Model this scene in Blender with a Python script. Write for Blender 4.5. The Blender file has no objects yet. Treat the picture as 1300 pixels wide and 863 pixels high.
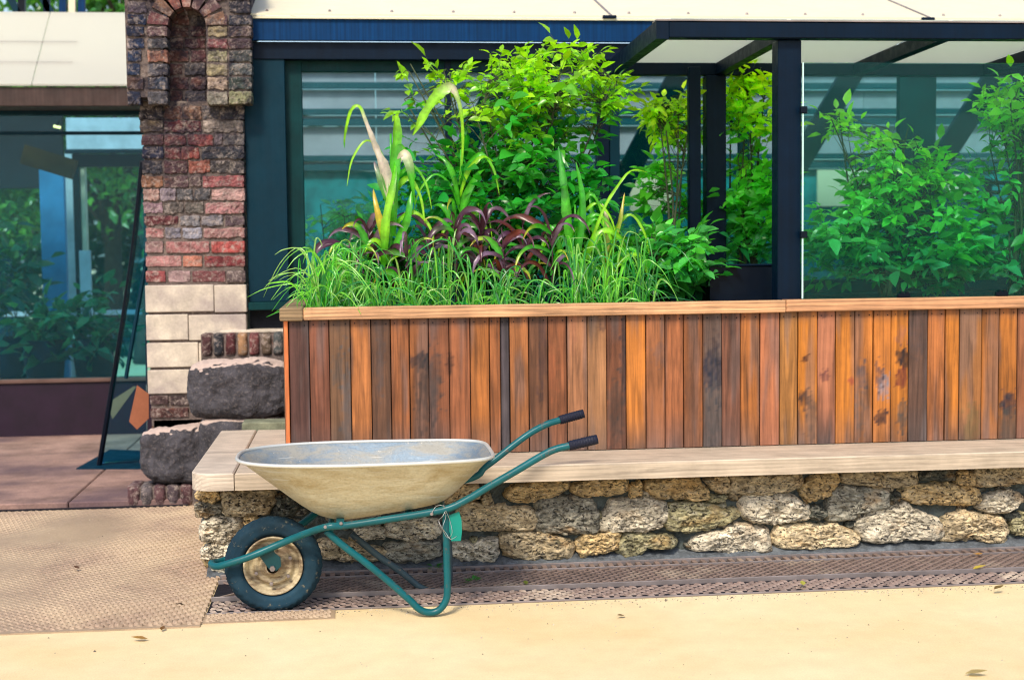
import bpy, math, random
from mathutils import Vector, Matrix, noise
rnd = random.Random(7)
SC = bpy.context.scene
COL = SC.collection

# ------------------------------------------------------------------ camera
# world frame: X along the stone wall, Y away from the yard, Z up, metres
CAM_H = 1.43
YAW = math.atan(.11); PITCH = math.atan((431.5-310)/1805.0); ROLL = .011
_f = Vector((math.sin(YAW)*math.cos(PITCH), math.cos(YAW)*math.cos(PITCH), -math.sin(PITCH)))
_r0 = Vector((math.cos(YAW), -math.sin(YAW), 0)); _u0 = _r0.cross(_f)
_r = _r0*math.cos(ROLL) - _u0*math.sin(ROLL); _u = _r0*math.sin(ROLL) + _u0*math.cos(ROLL)
cam = bpy.data.objects.new('camera', bpy.data.cameras.new('camera')); COL.objects.link(cam)
cam.matrix_world = Matrix(((_r.x, _u.x, -_f.x, 0), (_r.y, _u.y, -_f.y, 0), (_r.z, _u.z, -_f.z, CAM_H), (0, 0, 0, 1)))
cam.data.sensor_width = 36; cam.data.lens = 50; cam.data.clip_end = 600; cam.data.clip_start = .05
cam.data.dof.use_dof = True; cam.data.dof.focus_distance = 5.75; cam.data.dof.aperture_fstop = 2.8
SC.camera = cam

# ------------------------------------------------------------------ light
w = bpy.data.worlds.new('World'); SC.world = w; w.use_nodes = True
nt = w.node_tree; nt.nodes.clear()
sky = nt.nodes.new('ShaderNodeTexSky'); sky.sky_type = 'NISHITA'; sky.sun_disc = False
SUN_EL, SUN_AZ = math.radians(47), math.radians(202)      # azimuth clockwise from +Y
sky.sun_elevation = SUN_EL; sky.sun_rotation = SUN_AZ
sky.air_density = 1.0; sky.dust_density = 2.0; sky.ozone_density = 1.0
bg = nt.nodes.new('ShaderNodeBackground'); bg.inputs[1].default_value = .11
wo = nt.nodes.new('ShaderNodeOutputWorld')
nt.links.new(sky.outputs[0], bg.inputs[0]); nt.links.new(bg.outputs[0], wo.inputs[0])
sl = bpy.data.lights.new('sun', 'SUN'); sl.energy = 1.7; sl.angle = math.radians(10); sl.color = (1.0, .90, .74)
sun = bpy.data.objects.new('sun', sl); COL.objects.link(sun)
sd = Vector((math.sin(SUN_AZ)*math.cos(SUN_EL), math.cos(SUN_AZ)*math.cos(SUN_EL), math.sin(SUN_EL)))
sun.rotation_euler = sd.to_track_quat('Z', 'Y').to_euler(); sun.location = sd*20
SC.view_settings.view_transform = 'Standard'; SC.view_settings.look = 'None'
SC.view_settings.gamma = 1; SC.view_settings.exposure = 1.02
SC.cycles.transparent_max_bounces = 24; SC.cycles.max_bounces = 8
SC.cycles.use_denoising = True; SC.cycles.filter_width = 1.1

# ------------------------------------------------------------------ helpers
def ray(px, py):
    u = (px-650)/1805.; v = -(py-431.5)/1805.
    return (_f + _r*u + _u*v)
def ony(px, py, y):
    d = ray(px, py); t = y/d.y
    return Vector((d.x*t, y, CAM_H+d.z*t))
def onz(px, py, z):
    d = ray(px, py); t = (z-CAM_H)/d.z
    return Vector((d.x*t, d.y*t, z))
def S(r, g, b, k=1.0):
    f = lambda c: ((c/255.)/12.92 if c <= 10 else (((c/255.)+.055)/1.055)**2.4)*k
    return (min(f(r), .95), min(f(g), .95), min(f(b), .95), 1)
def N3(p, s=1., seed=0.):
    return noise.noise(Vector((p[0]*s+seed, p[1]*s-seed*1.7, p[2]*s+seed*.6)))
def NF(p, s=1., seed=0., o=4):
    return noise.fractal(Vector((p[0]*s+seed, p[1]*s-seed*1.7, p[2]*s+seed*.6)), 1., 2., o)

class M:
    """collects faces of one mesh (world coordinates)"""
    def __init__(s): s.v = []; s.f = []; s.c = None
    def add(s, vs, fs, col=None):
        b = len(s.v); s.v += [tuple(v) for v in vs]; s.f += [tuple(i+b for i in f) for f in fs]
        if col is not None:
            if s.c is None: s.c = [(1, 1, 1, 1)]*b
            s.c += [col]*len(vs) if isinstance(col[0], (int, float)) else list(col)
        elif s.c is not None: s.c += [(1, 1, 1, 1)]*len(vs)
        return s
    def box(s, x0, x1, y0, y1, z0, z1, bev=.0):
        if bev <= 0:
            vs = [(x, y, z) for z in (z0, z1) for y in (y0, y1) for x in (x0, x1)]
            return s.add(vs, [(0, 2, 3, 1), (4, 5, 7, 6), (0, 1, 5, 4), (2, 6, 7, 3), (0, 4, 6, 2), (1, 3, 7, 5)])
        b = min(bev, (x1-x0)*.45, (y1-y0)*.45, (z1-z0)*.45); vs = []; idx = {}
        P = ((x0, x1), (y0, y1), (z0, z1))
        for i in (0, 1):
            for j in (0, 1):
                for k in (0, 1):
                    for a in range(3):
                        q = [P[0][i], P[1][j], P[2][k]]
                        for c in range(3):
                            if c != a: q[c] += b if (i, j, k)[c] == 0 else -b
                        idx[(i, j, k, a)] = len(vs); vs.append(tuple(q))
        fs = []
        for a in range(3):
            o1, o2 = [c for c in range(3) if c != a]
            for e in (0, 1):
                def key(p, q):
                    t = [0, 0, 0]; t[a] = e; t[o1] = p; t[o2] = q
                    return idx[(t[0], t[1], t[2], a)]
                f = [key(0, 0), key(1, 0), key(1, 1), key(0, 1)]
                if (e == 0) != (a == 1): f.reverse()
                fs.append(tuple(f))
        for a in range(3):      # bevel strips along axis a
            o1, o2 = [c for c in range(3) if c != a]
            for p in (0, 1):
                for q in (0, 1):
                    def key(e, ax):
                        t = [0, 0, 0]; t[a] = e; t[o1] = p; t[o2] = q
                        return idx[(t[0], t[1], t[2], ax)]
                    fs.append((key(0, o1), key(1, o1), key(1, o2), key(0, o2)))
        for i in (0, 1):
            for j in (0, 1):
                for k in (0, 1): fs.append((idx[(i, j, k, 0)], idx[(i, j, k, 1)], idx[(i, j, k, 2)]))
        return s.add(vs, fs)
    def beam(s, p0, p1, w, h, up=(0, 0, 1)):
        """rectangular bar from p0 to p1, w sideways, h along up"""
        p0 = Vector(p0); p1 = Vector(p1); d = (p1-p0).normalized(); up = Vector(up)
        sd_ = d.cross(up)
        if sd_.length < 1e-4: sd_ = d.cross(Vector((0, 1, 0)))
        sd_.normalize(); up = sd_.cross(d).normalized()
        vs = [p+sd_*a*w/2+up*b*h/2 for p in (p0, p1) for a, b in ((-1, -1), (1, -1), (1, 1), (-1, 1))]
        return s.add(vs, [(0, 1, 2, 3), (7, 6, 5, 4), (0, 4, 5, 1), (1, 5, 6, 2), (2, 6, 7, 3), (3, 7, 4, 0)])
    def tube(s, pts, r, seg=12, smooth=4, cap=True, closed=False):
        pts = [Vector(p) for p in pts]
        if smooth: pts = crom(pts, smooth, closed)
        n = len(pts); rs = r if hasattr(r, '__len__') else [r]*n
        if len(rs) != n: rs = [rs[0]+(rs[-1]-rs[0])*i/(n-1) for i in range(n)]
        vs = []; nrm = None
        for i, p in enumerate(pts):
            a = pts[(i-1) % n] if (closed or i) else p; b = pts[(i+1) % n] if (closed or i < n-1) else p
            t = (b-a).normalized()
            if nrm is None:
                nrm = t.orthogonal().normalized()
            nrm = (nrm-t*nrm.dot(t)).normalized(); bn = t.cross(nrm)
            for k in range(seg):
                an = 2*math.pi*k/seg; vs.append(p+(nrm*math.cos(an)+bn*math.sin(an))*rs[i])
        fs = []
        for i in range(n if closed else n-1):
            j = (i+1) % n
            for k in range(seg):
                k2 = (k+1) % seg; fs.append((i*seg+k, i*seg+k2, j*seg+k2, j*seg+k))
        if cap and not closed:
            fs.append(tuple(reversed(range(seg)))); fs.append(tuple(range((n-1)*seg, n*seg)))
        return s.add(vs, fs)
    def lathe(s, prof, c, axis='y', seg=48):
        """prof: (radius, offset along axis)"""
        vs = []; n = len(prof)
        for k in range(seg):
            a = 2*math.pi*k/seg
            for r, o in prof:
                if axis == 'y': vs.append((c[0]+r*math.cos(a), c[1]+o, c[2]+r*math.sin(a)))
                else: vs.append((c[0]+r*math.cos(a), c[1]+r*math.sin(a), c[2]+o))
        fs = []
        for k in range(seg):
            k2 = (k+1) % seg
            for i in range(n-1): fs.append((k*n+i, k*n+i+1, k2*n+i+1, k2*n+i))
        return s.add(vs, fs)
    def prism(s, poly, y0, y1):
        """poly of (x,z) extruded along y"""
        n = len(poly); vs = [(x, y0, z) for x, z in poly]+[(x, y1, z) for x, z in poly]
        fs = [tuple(range(n)), tuple(reversed(range(n, 2*n)))]+[(i, (i+1) % n+0 if False else i+n, (i+1) % n+n, (i+1) % n) for i in range(n)]
        return s.add(vs, fs)
def crom(P, k, closed=False):
    n = len(P); out = []
    rng = range(n if closed else n-1)
    g = (lambda i: P[i % n]) if closed else (lambda i: P[min(max(i, 0), n-1)])
    for i in rng:
        a, b, c, d = g(i-1), g(i), g(i+1), g(i+2)
        for j in range(k):
            t = j/k
            out.append(.5*((2*b)+(c-a)*t+(2*a-5*b+4*c-d)*t*t+(3*b-a-3*c+d)*t*t*t))
    if not closed: out.append(P[-1].copy())
    return out

def build(name, m, mat, parent=None, loc=None, smooth=False, label=None, color=None, kind=None, fix=False):
    """link a mesh as ONE object. top-level: origin at loc. child: world coordinates minus the root's place"""
    me = bpy.data.meshes.new(name)
    off = Vector(loc) if loc is not None else Vector((0, 0, 0))
    if parent is not None:
        root = parent
        while root.parent: root = root.parent
        off = root.location
    me.from_pydata([(v[0]-off.x, v[1]-off.y, v[2]-off.z) for v in m.v], [], m.f)
    if m.c is not None:
        at = me.color_attributes.new('Col', 'FLOAT_COLOR', 'POINT')
        at.data.foreach_set('color', [x for c in m.c for x in c])
    if smooth: me.polygons.foreach_set('use_smooth', [True]*len(me.polygons))
    me.materials.append(mat); me.update()
    if fix:
        import bmesh
        b = bmesh.new(); b.from_mesh(me); bmesh.ops.recalc_face_normals(b, faces=b.faces); b.to_mesh(me); b.free()
    o = bpy.data.objects.new(name, me); COL.objects.link(o)
    if parent is not None: o.parent = parent
    else: o.location = off
    if label: o['label'] = label
    if kind: o['kind'] = kind
    if color is not None: o.color = color
    return o
def thing(name, label, cat, loc=(0, 0, 0), group=None):
    o = bpy.data.objects.new(name, None); COL.objects.link(o); o.location = loc
    o.empty_display_size = .1
    o['label'] = label; o['category'] = cat
    if group: o['group'] = group
    return o
def tag(o, label, cat, group=None):
    o['label'] = label; o['category'] = cat
    if group: o['group'] = group
    return o
def blob(x0, x1, y0, y1, z0, z1, p=4., n=(8, 4, 5), amp=.01, sc=8., seed=0., amp2=.0, sc2=40.):
    """rounded, weathered block"""
    m = M(); c = Vector(((x0+x1)/2, (y0+y1)/2, (z0+z1)/2)); h = Vector(((x1-x0)/2, (y1-y0)/2, (z1-z0)/2))
    idx = {}
    def vert(i, j, k):
        key = (i, j, k)
        if key in idx: return idx[key]
        q = Vector((2*i/n[0]-1, 2*j/n[1]-1, 2*k/n[2]-1))
        L = (abs(q.x)**p+abs(q.y)**p+abs(q.z)**p)**(1/p)
        q = q/L if L > 0 else q
        w_ = Vector((c.x+q.x*h.x, c.y+q.y*h.y, c.z+q.z*h.z))
        d = NF(w_, sc, seed, 3)*amp + (N3(w_, sc2, seed)*amp2 if amp2 else 0)
        nn = Vector((q.x/h.x, q.y/h.y, q.z/h.z)).normalized()
        w_ += nn*d
        idx[key] = len(m.v); m.v.append(tuple(w_)); return idx[key]
    for a in range(3):
        o1, o2 = [t for t in range(3) if t != a]
        for e in (0, n[a]):
            for i in range(n[o1]):
                for j in range(n[o2]):
                    def V_(p_, q_):
                        t = [0, 0, 0]; t[a] = e; t[o1] = p_; t[o2] = q_; return vert(*t)
                    f = [V_(i, j), V_(i+1, j), V_(i+1, j+1), V_(i, j+1)]
                    if (e == 0) != (a == 1): f.reverse()
                    m.f.append(tuple(f))
    return m

# ------------------------------------------------------------------ materials
class Mat:
    def __init__(s, name, rough=.7, metal=0., spec=.5):
        s.m = bpy.data.materials.new(name); s.m.use_nodes = True; s.t = s.m.node_tree; s.n = s.t.nodes
        s.b = s.n['Principled BSDF']; s.b.inputs['Roughness'].default_value = rough
        s.b.inputs['Metallic'].default_value = metal; s.b.inputs['Specular IOR Level'].default_value = spec
        s._bump = None
    def node(s, t, **k):
        n = s.n.new(t)
        for a, v in k.items(): setattr(n, a, v)
        return n
    def link(s, a, b): s.t.links.new(a, b)
    def coords(s, scale=(1, 1, 1), rand=0., space='Object'):
        tc = s.node('ShaderNodeTexCoord'); mp = s.node('ShaderNodeMapping')
        mp.inputs['Scale'].default_value = scale
        s.link(tc.outputs[space], mp.inputs[0])
        if rand:
            oi = s.node('ShaderNodeObjectInfo'); vm = s.node('ShaderNodeVectorMath', operation='SCALE')
            cb = s.node('ShaderNodeCombineXYZ')
            for i in range(3): s.link(oi.outputs['Random'], cb.inputs[i])
            s.link(cb.outputs[0], vm.inputs[0]); vm.inputs['Scale'].default_value = rand
            s.link(vm.outputs[0], mp.inputs['Location'])
        return mp.outputs[0]
    def noise(s, co, scale, detail=4, rough=.6, dist=0.):
        n = s.node('ShaderNodeTexNoise'); n.inputs['Scale'].default_value = scale; n.inputs['Detail'].default_value = detail
        n.inputs['Roughness'].default_value = rough; n.inputs['Distortion'].default_value = dist
        s.link(co, n.inputs['Vector']); return n.outputs['Fac']
    def voro(s, co, scale, feature='F1', rnd_=1.):
        n = s.node('ShaderNodeTexVoronoi', feature=feature); n.inputs['Scale'].default_value = scale
        n.inputs['Randomness'].default_value = rnd_
        s.link(co, n.inputs['Vector']); return n.outputs['Distance']
    def ramp(s, fac, stops):
        n = s.node('ShaderNodeValToRGB'); e = n.color_ramp.elements
        while len(e) < len(stops): e.new(.5)
        for i, (p, c) in enumerate(stops):
            e[i].position = p; e[i].color = c if hasattr(c, '__len__') else (c, c, c, 1)
        s.link(fac, n.inputs[0]); return n.outputs[0]
    def mix(s, a, b, fac, mode='MIX'):
        n = s.node('ShaderNodeMix', data_type='RGBA', blend_type=mode)
        for v, i in ((fac, 0), (a, 6), (b, 7)):
            if hasattr(v, 'links'): s.link(v, n.inputs[i])
            else: n.inputs[i].default_value = v
        return n.outputs[2]
    def objcol(s): return s.node('ShaderNodeObjectInfo').outputs['Color']
    def attr(s, name='Col'): return s.node('ShaderNodeAttribute', attribute_name=name).outputs['Color']
    def base(s, c):
        if hasattr(c, 'links'): s.link(c, s.b.inputs['Base Color'])
        else: s.b.inputs['Base Color'].default_value = c
        return s
    def rough(s, c): s.link(c, s.b.inputs['Roughness']); return s
    def bump(s, h, strength=.5, dist=.01):
        n = s.node('ShaderNodeBump'); n.inputs['Strength'].default_value = strength; n.inputs['Distance'].default_value = dist
        s.link(h, n.inputs['Height'])
        if s._bump is not None: s.link(s._bump, n.inputs['Normal'])
        s._bump = n.outputs[0]; s.link(s._bump, s.b.inputs['Normal']); return s

def paint(name, c, rough=.45, var=.25, metal=0., bump=.06, streak=0., worn=None, spec=.3):
    a = Mat(name, rough, metal, spec); co = a.coords((1, 1, 1), 9)
    f = a.noise(co, 6, 5); g = a.ramp(f, [(.3, 1-var), (.7, 1+var)])
    col = a.mix(c, g, 1., 'MULTIPLY')
    if streak:
        co2 = a.coords((60, 60, .8)); k = a.noise(co2, 1, 3); col = a.mix(col, a.ramp(k, [(.35, 1-streak), (.7, 1+streak)]), 1., 'MULTIPLY')
    if worn:
        k2 = a.ramp(a.noise(co, 35, 6, .7), [(.60, 0), (.68, 1)]); col = a.mix(col, worn, k2)
    a.base(col); a.rough(a.ramp(a.noise(co, 20, 3), [(.3, rough*.8), (.7, min(rough*1.3, 1))]))
    if bump: a.bump(a.noise(co, 90, 3), bump, .004)
    return a.m

def make_wood(name, source, gm=.85, wm=.75):
    a = Mat(name, .62, 0, .35); co = a.coords((1, 1, 1), 40)
    src = a.attr() if source == 'attr' else a.objcol()
    mp = a.node('ShaderNodeMapping'); mp.inputs['Scale'].default_value = (55, 55, 2.2) if source == 'attr' else (2.2, 55, 55); a.link(co, mp.inputs[0])
    g1 = a.noise(mp.outputs[0], 1, 5, .65, .8)
    mp2 = a.node('ShaderNodeMapping'); mp2.inputs['Scale'].default_value = (9, 9, .75) if source == 'attr' else (.75, 9, 9); a.link(co, mp2.inputs[0])
    wv = a.node('ShaderNodeTexWave', wave_type='RINGS'); wv.inputs['Scale'].default_value = 2.6; wv.inputs['Distortion'].default_value = 5
    wv.inputs['Detail'].default_value = 3; wv.inputs['Detail Scale'].default_value = 1.3; a.link(mp2.outputs[0], wv.inputs['Vector'])
    col = a.mix(src, a.ramp(g1, [(.30, .42), (.47, .95), (.72, 1.5)]), gm, 'MULTIPLY')
    col = a.mix(col, a.ramp(wv.outputs['Fac'], [(.0, .60), (.35, 1.), (1., 1.12)]), wm, 'MULTIPLY')
    bl = a.noise(co, 7, 4); col = a.mix(col, a.ramp(bl, [(.35, .75), (.65, 1.15)]), .6, 'MULTIPLY')
    a.base(col); a.bump(g1, .35, .004); a.bump(wv.outputs['Fac'], .12, .003)
    return a.m
W_PLANK = make_wood('weathered_cladding_wood', 'attr')
W_OBJ = make_wood('sawn_timber', 'obj'); W_SEAT = make_wood('pale_worn_timber', 'obj', .55, .38)

def make_stone():
    a = Mat('porous_limestone', .9, 0, .25); co = a.coords((1, 1, 1), 30)
    mp = a.node('ShaderNodeMapping'); mp.inputs['Scale'].default_value = (1, 1, 1.9); a.link(co, mp.inputs[0]); c2 = mp.outputs[0]
    big = a.noise(c2, 13, 6, .65, .6); fine = a.noise(c2, 60, 5, .7); pit = a.voro(c2, 55)
    pit2 = a.noise(c2, 38, 4, .6, 1.5)
    col = a.mix(a.objcol(), a.ramp(big, [(.30, .30), (.44, .8), (.60, 1.25), (.75, 2.0)]), 1., 'MULTIPLY')
    col = a.mix(col, S(205, 195, 175, .9), a.ramp(a.noise(c2, 21, 5, .7, .5), [(.52, 0), (.70, .65)]))
    col = a.mix(col, S(200, 146, 66, .8), a.ramp(a.noise(c2, 7, 3, .5), [(.56, 0), (.75, .5)]))
    col = a.mix(col, S(70, 90, 70, .6), a.ramp(a.noise(c2, 9, 3, .5, 2.), [(.6, 0), (.75, .55)]))
    col = a.mix(col, (.018, .017, .022, 1), a.ramp(pit2, [(.36, .9), (.46, 0)]))  # shade inside the pits painted as near-black
    col = a.mix(col, a.ramp(fine, [(.3, .5), (.7, 1.45)]), .9, 'MULTIPLY')
    a.base(col); a.bump(big, .9, .02); a.bump(a.ramp(pit2, [(.30, 0), (.45, 1)]), .9, .010); a.bump(fine, .6, .006)
    return a.m
STONE = make_stone()

def make_granite():
    a = Mat('dark_rough_granite', .85, 0, .3); co = a.coords()
    big = a.noise(co, 8, 6, .7); sp = a.noise(co, 75, 4, .75); geo = a.node('ShaderNodeNewGeometry')
    sx = a.node('ShaderNodeSeparateXYZ'); a.link(geo.outputs['Normal'], sx.inputs[0])
    col = a.mix(S(70, 68, 74, .7), a.ramp(big, [(.3, .35), (.7, 2.2)]), 1., 'MULTIPLY')
    col = a.mix(col, S(150, 138, 132), a.ramp(sp, [(.52, 0), (.75, .5)]))
    ad = a.node('ShaderNodeMath', operation='ADD'); a.link(sx.outputs[2], ad.inputs[0])
    nn = a.node('ShaderNodeMath', operation='MULTIPLY'); a.link(a.noise(co, 9, 4), nn.inputs[0]); nn.inputs[1].default_value = .6; a.link(nn.outputs[0], ad.inputs[1])
    lit_top = a.ramp(ad.outputs[0], [(.90, 0), (1.26, .9)])      # light on the flat top painted in as a pale tone
    col = a.mix(col, S(214, 190, 178, .9), lit_top)
    a.base(col); a.bump(big, .8, .02); a.bump(sp, .9, .010); return a.m
GRANITE = make_granite()

def make_brick(name='old_brick', grime=.75):
    a = Mat(name, .9, 0, .2); co = a.coords((1, 1, 1), 20)
    n1 = a.noise(co, 22, 6, .7); n2 = a.noise(co, 90, 4, .7)
    col = a.mix(a.objcol(), a.ramp(n1, [(.3, .4), (.7, 1.6)]), 1., 'MULTIPLY')
    col = a.mix(col, S(205, 186, 176, .75), a.ramp(a.noise(co, 30, 6, .75, .5), [(.50, 0), (.68, grime)]))
    col = a.mix(col, (.015, .014, .02, 1), a.ramp(a.noise(co, 16, 5, .7, 1.), [(.30, .75), (.42, 0)]))
    col = weather(a, col)
    a.base(col); a.bump(n1, .9, .014); a.bump(n2, .7, .005); return a.m
def weather(a, col):
    # soot and lime smears run across bricks and joints alike
    geo = a.node('ShaderNodeNewGeometry'); P = geo.outputs['Position']; sx = a.node('ShaderNodeSeparateXYZ'); a.link(P, sx.inputs[0])
    hi = a.node('ShaderNodeMapRange'); hi.inputs[1].default_value = 1.55; hi.inputs[2].default_value = 2.1; a.link(sx.outputs[2], hi.inputs[0])
    s1 = a.ramp(a.noise(P, 7, 7, .7, .8), [(.42, 0), (.58, .88)])
    mm = a.node('ShaderNodeMath', operation='MULTIPLY'); a.link(s1, mm.inputs[0]); a.link(hi.outputs[0], mm.inputs[1])
    col = a.mix(col, S(44, 42, 56, .7), mm.outputs[0])
    col = a.mix(col, S(190, 172, 160, .7), a.ramp(a.noise(P, 11, 7, .75, 1.), [(.56, 0), (.70, .7)]))
    return a.mix(col, S(150, 92, 52, .7), a.ramp(a.noise(P, 16, 6, .7, 1.), [(.62, 0), (.72, .6)]))
BRICK = make_brick()
def simple(name, c, rough=.9, s1=10, var=.35, bump=.5, bd=.01, s2=70, spec=.25, c2=None):
    a = Mat(name, rough, 0, spec); co = a.coords()
    n1 = a.noise(co, s1, 6, .65); n2 = a.noise(co, s2, 5, .7)
    col = a.mix(c, a.ramp(n1, [(.3, 1-var), (.7, 1+var)]), 1., 'MULTIPLY')
    if c2: col = a.mix(col, c2, a.ramp(a.noise(co, s1*.35, 4, .6), [(.45, 0), (.65, .8)]))
    col = a.mix(col, a.ramp(n2, [(.3, 1-var*.5), (.7, 1+var*.4)]), 1., 'MULTIPLY')
    a.base(col); a.bump(n1, bump, bd); a.bump(n2, bump, bd*.4); return a.m
MORTAR = simple('grey_mortar', S(96, 104, 102, .75), s1=14, var=.55, bump=1., bd=.02)
def mk_bm():
    a = Mat('brick_mortar', .95, 0, .15); co = a.coords(); n1 = a.noise(co, 30, 6, .7)
    a.base(weather(a, a.mix(S(140, 124, 118, .6), a.ramp(n1, [(.3, .5), (.7, 1.4)]), 1., 'MULTIPLY'))); a.bump(n1, .9, .014); return a.m
BMORTAR = mk_bm()
FOOT = simple('footing_concrete', S(108, 114, 120, .8), s1=16, var=.5, bump=.9, bd=.015)
ASHLAR = simple('cream_ashlar', S(214, 200, 182, .86), s1=9, var=.24, bump=.5, bd=.008, c2=S(158, 144, 142, .9))
TERR = simple('terrace_slab', S(160, 128, 116, .85), s1=3.5, var=.42, bump=.3, bd=.006, c2=S(104, 84, 92, .75))
SOIL = simple('dark_soil', (.03, .022, .016, 1), s1=30, bump=1, bd=.02)
DARK = simple('dark_recess', (.012, .014, .02, 1), s1=8, bump=.2)
INK = simple('drain_bottom', (.010, .009, .014, 1), s1=30, bump=.6)

def make_ground():
    a = Mat('sandy_asphalt', .85, 0, .3); co = a.coords()
    big = a.noise(co, 1.1, 5, .6); mid = a.noise(co, 9, 5, .7); fine = a.noise(co, 160, 3, .8)
    col = a.mix(S(244, 224, 180, .86), S(238, 208, 154, .84), a.ramp(big, [(.35, 0), (.7, .9)]))
    col = a.mix(col, a.ramp(mid, [(.3, .93), (.7, 1.05)]), 1., 'MULTIPLY')
    col = a.mix(col, a.ramp(fine, [(.3, .86), (.7, 1.08)]), 1., 'MULTIPLY')
    sp = a.voro(co, 7); col = a.mix(col, S(120, 95, 70), a.ramp(sp, [(.0, .7), (.028, 0)]))
    a.base(col); a.bump(mid, .08, .01); a.bump(fine, .35, .003); return a.m
GROUND = make_ground()
def make_plate(name, dirt=.55, metal_c=S(120, 92, 88, .8), dirt_c=S(232, 202, 160, .8), msk=(.40, .62), s=1.7):
    a = Mat(name, .6, 0, .5); co = a.coords()
    geo = a.node('ShaderNodeNewGeometry'); sx = a.node('ShaderNodeSeparateXYZ'); a.link(geo.outputs['Position'], sx.inputs[0])
    n1 = a.noise(co, 25, 5, .7); n0 = a.noise(co, s, 4, .6, .4)
    col = a.mix(metal_c, a.ramp(n1, [(.3, .6), (.7, 1.5)]), 1., 'MULTIPLY')
    dm = a.ramp(n0, [(msk[0], 1), (msk[1], 1-dirt)])
    col = a.mix(col, dirt_c, dm)
    col = a.mix(col, a.ramp(a.noise(co, 120, 3, .7), [(.3, .85), (.7, 1.1)]), 1., 'MULTIPLY')
    a.base(col); a.bump(n1, .2, .003); return a.m
PLATE = make_plate('dusty_tread_steel', .45, S(150, 124, 108, .62), S(214, 186, 152, .66), (.30, .66), 2.2)
RIB = make_plate('tread_ribs', .75, S(160, 132, 114, .7), S(220, 194, 160, .7), (.30, .66), 2.2)
GRATE = make_plate('rusty_grating', .98, S(150, 128, 118, .72), S(210, 190, 168, .75), (.30, .46), 3)
RAIL = paint('worn_rail_steel', S(170, 158, 156, .6), .45, .3, .35)

NAVY = paint('navy_steel_paint', S(0, 34, 62, .42), .42, .2, streak=.12, spec=.14)
NAVYTOP = NAVY
BLUEF = paint('blue_gutter_paint', S(0, 72, 132, .46), .5, .12, streak=.3, spec=.12)
TEALP = paint('dark_teal_paint', S(0, 58, 78, .55), .55, .12, streak=.08, spec=.15)
GREENP = paint('bottle_green_paint', S(0, 66, 70, .5), .5, .25, streak=.15, spec=.15)
BLACKP = paint('black_metal_paint', S(8, 22, 40, .5), .4, .3, spec=.15)
PLINTH = paint('maroon_plinth_paint', S(48, 24, 50, .5), .5, .3)
BROWN = paint('brown_beam_paint', S(72, 54, 50, .7), .6, .3, streak=.2)
TUBE = paint('barrow_teal_enamel', S(10, 96, 104, .75), .33, .22, worn=S(96, 90, 84, .7))
TUBEW = paint('worn_teal_enamel', S(62, 82, 90, .8), .45, .35, worn=S(150, 130, 110, .7))
GRIP = paint('black_rubber_grip', S(26, 30, 52, .7), .65, .2)
TYRE = paint('tyre_rubber', S(30, 58, 74, .85), .85, .4, bump=.3, worn=S(120, 116, 100, .7), spec=.2)
HUBP = paint('bracket_paint', S(8, 62, 68, .8), .4, .3)
CYAN = paint('turquoise_plastic', S(16, 160, 145, .62), .4, .1)
WHITEP = paint('white_sheet_paint', S(240, 230, 200, .80), .5, .04, spec=.2)
BEAMC = paint('grey_cladding_paint', S(192, 188, 204, .60), .6, .15)
RAILG = paint('green_rail_paint', S(8, 78, 92, .7), .5, .2)
CARD = simple('cardboard', S(168, 104, 76, .7), s1=6, var=.15, bump=.1)
CARD2 = simple('pale_board', S(150, 122, 96, .8), s1=6, var=.15, bump=.1)
POT = simple('dark_plant_pot', S(20, 26, 46, .8), s1=6, bump=.1)
WIRE = paint('galvanised_wire', S(190, 190, 190, .8), .35, .1, .7)

def make_galv(name, base, dirt, d0, d1, metal=.25):
    a = Mat(name, .5, metal, .5); co = a.coords()
    mp = a.node('ShaderNodeMapping'); mp.inputs['Scale'].default_value = (1, 1, 3.5); a.link(co, mp.inputs[0])
    n1 = a.noise(mp.outputs[0], 5, 6, .7, .4); n2 = a.noise(co, 60, 5, .75); vo = a.voro(co, 90)
    col = a.mix(base, dirt, a.ramp(n1, [(d0, 0), (d1, .85)]))
    col = a.mix(col, a.ramp(vo, [(.1, .9), (.6, 1.08)]), .7, 'MULTIPLY')
    col = a.mix(col, S(222, 210, 190), a.ramp(n2, [(.62, 0), (.7, .55)]))
    a.base(col); a.rough(a.ramp(n1, [(.3, .42), (.7, .72)])); sc = a.node('ShaderNodeMapping'); sc.inputs['Scale'].default_value = (3, 3, 90); sc.inputs['Rotation'].default_value = (0, .35, 0); a.link(co, sc.inputs[0])
    col = a.mix(col, (.62, .62, .58, 1), a.ramp(a.noise(sc.outputs[0], 1, 3, .6), [(.66, 0), (.70, .6)])); a.base(col)
    a.bump(n2, .2, .004); a.bump(n1, .25, .02); return a.m
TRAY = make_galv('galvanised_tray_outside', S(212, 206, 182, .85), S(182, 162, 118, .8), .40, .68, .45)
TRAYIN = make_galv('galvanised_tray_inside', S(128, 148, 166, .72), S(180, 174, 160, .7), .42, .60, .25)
RIMM = make_galv('wheel_rim_dirt', S(212, 196, 160, .8), S(110, 84, 62, .7), .42, .60, .05)
EDGE = paint('tray_rim_metal', S(226, 226, 220, .85), .35, .08, .4)

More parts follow.
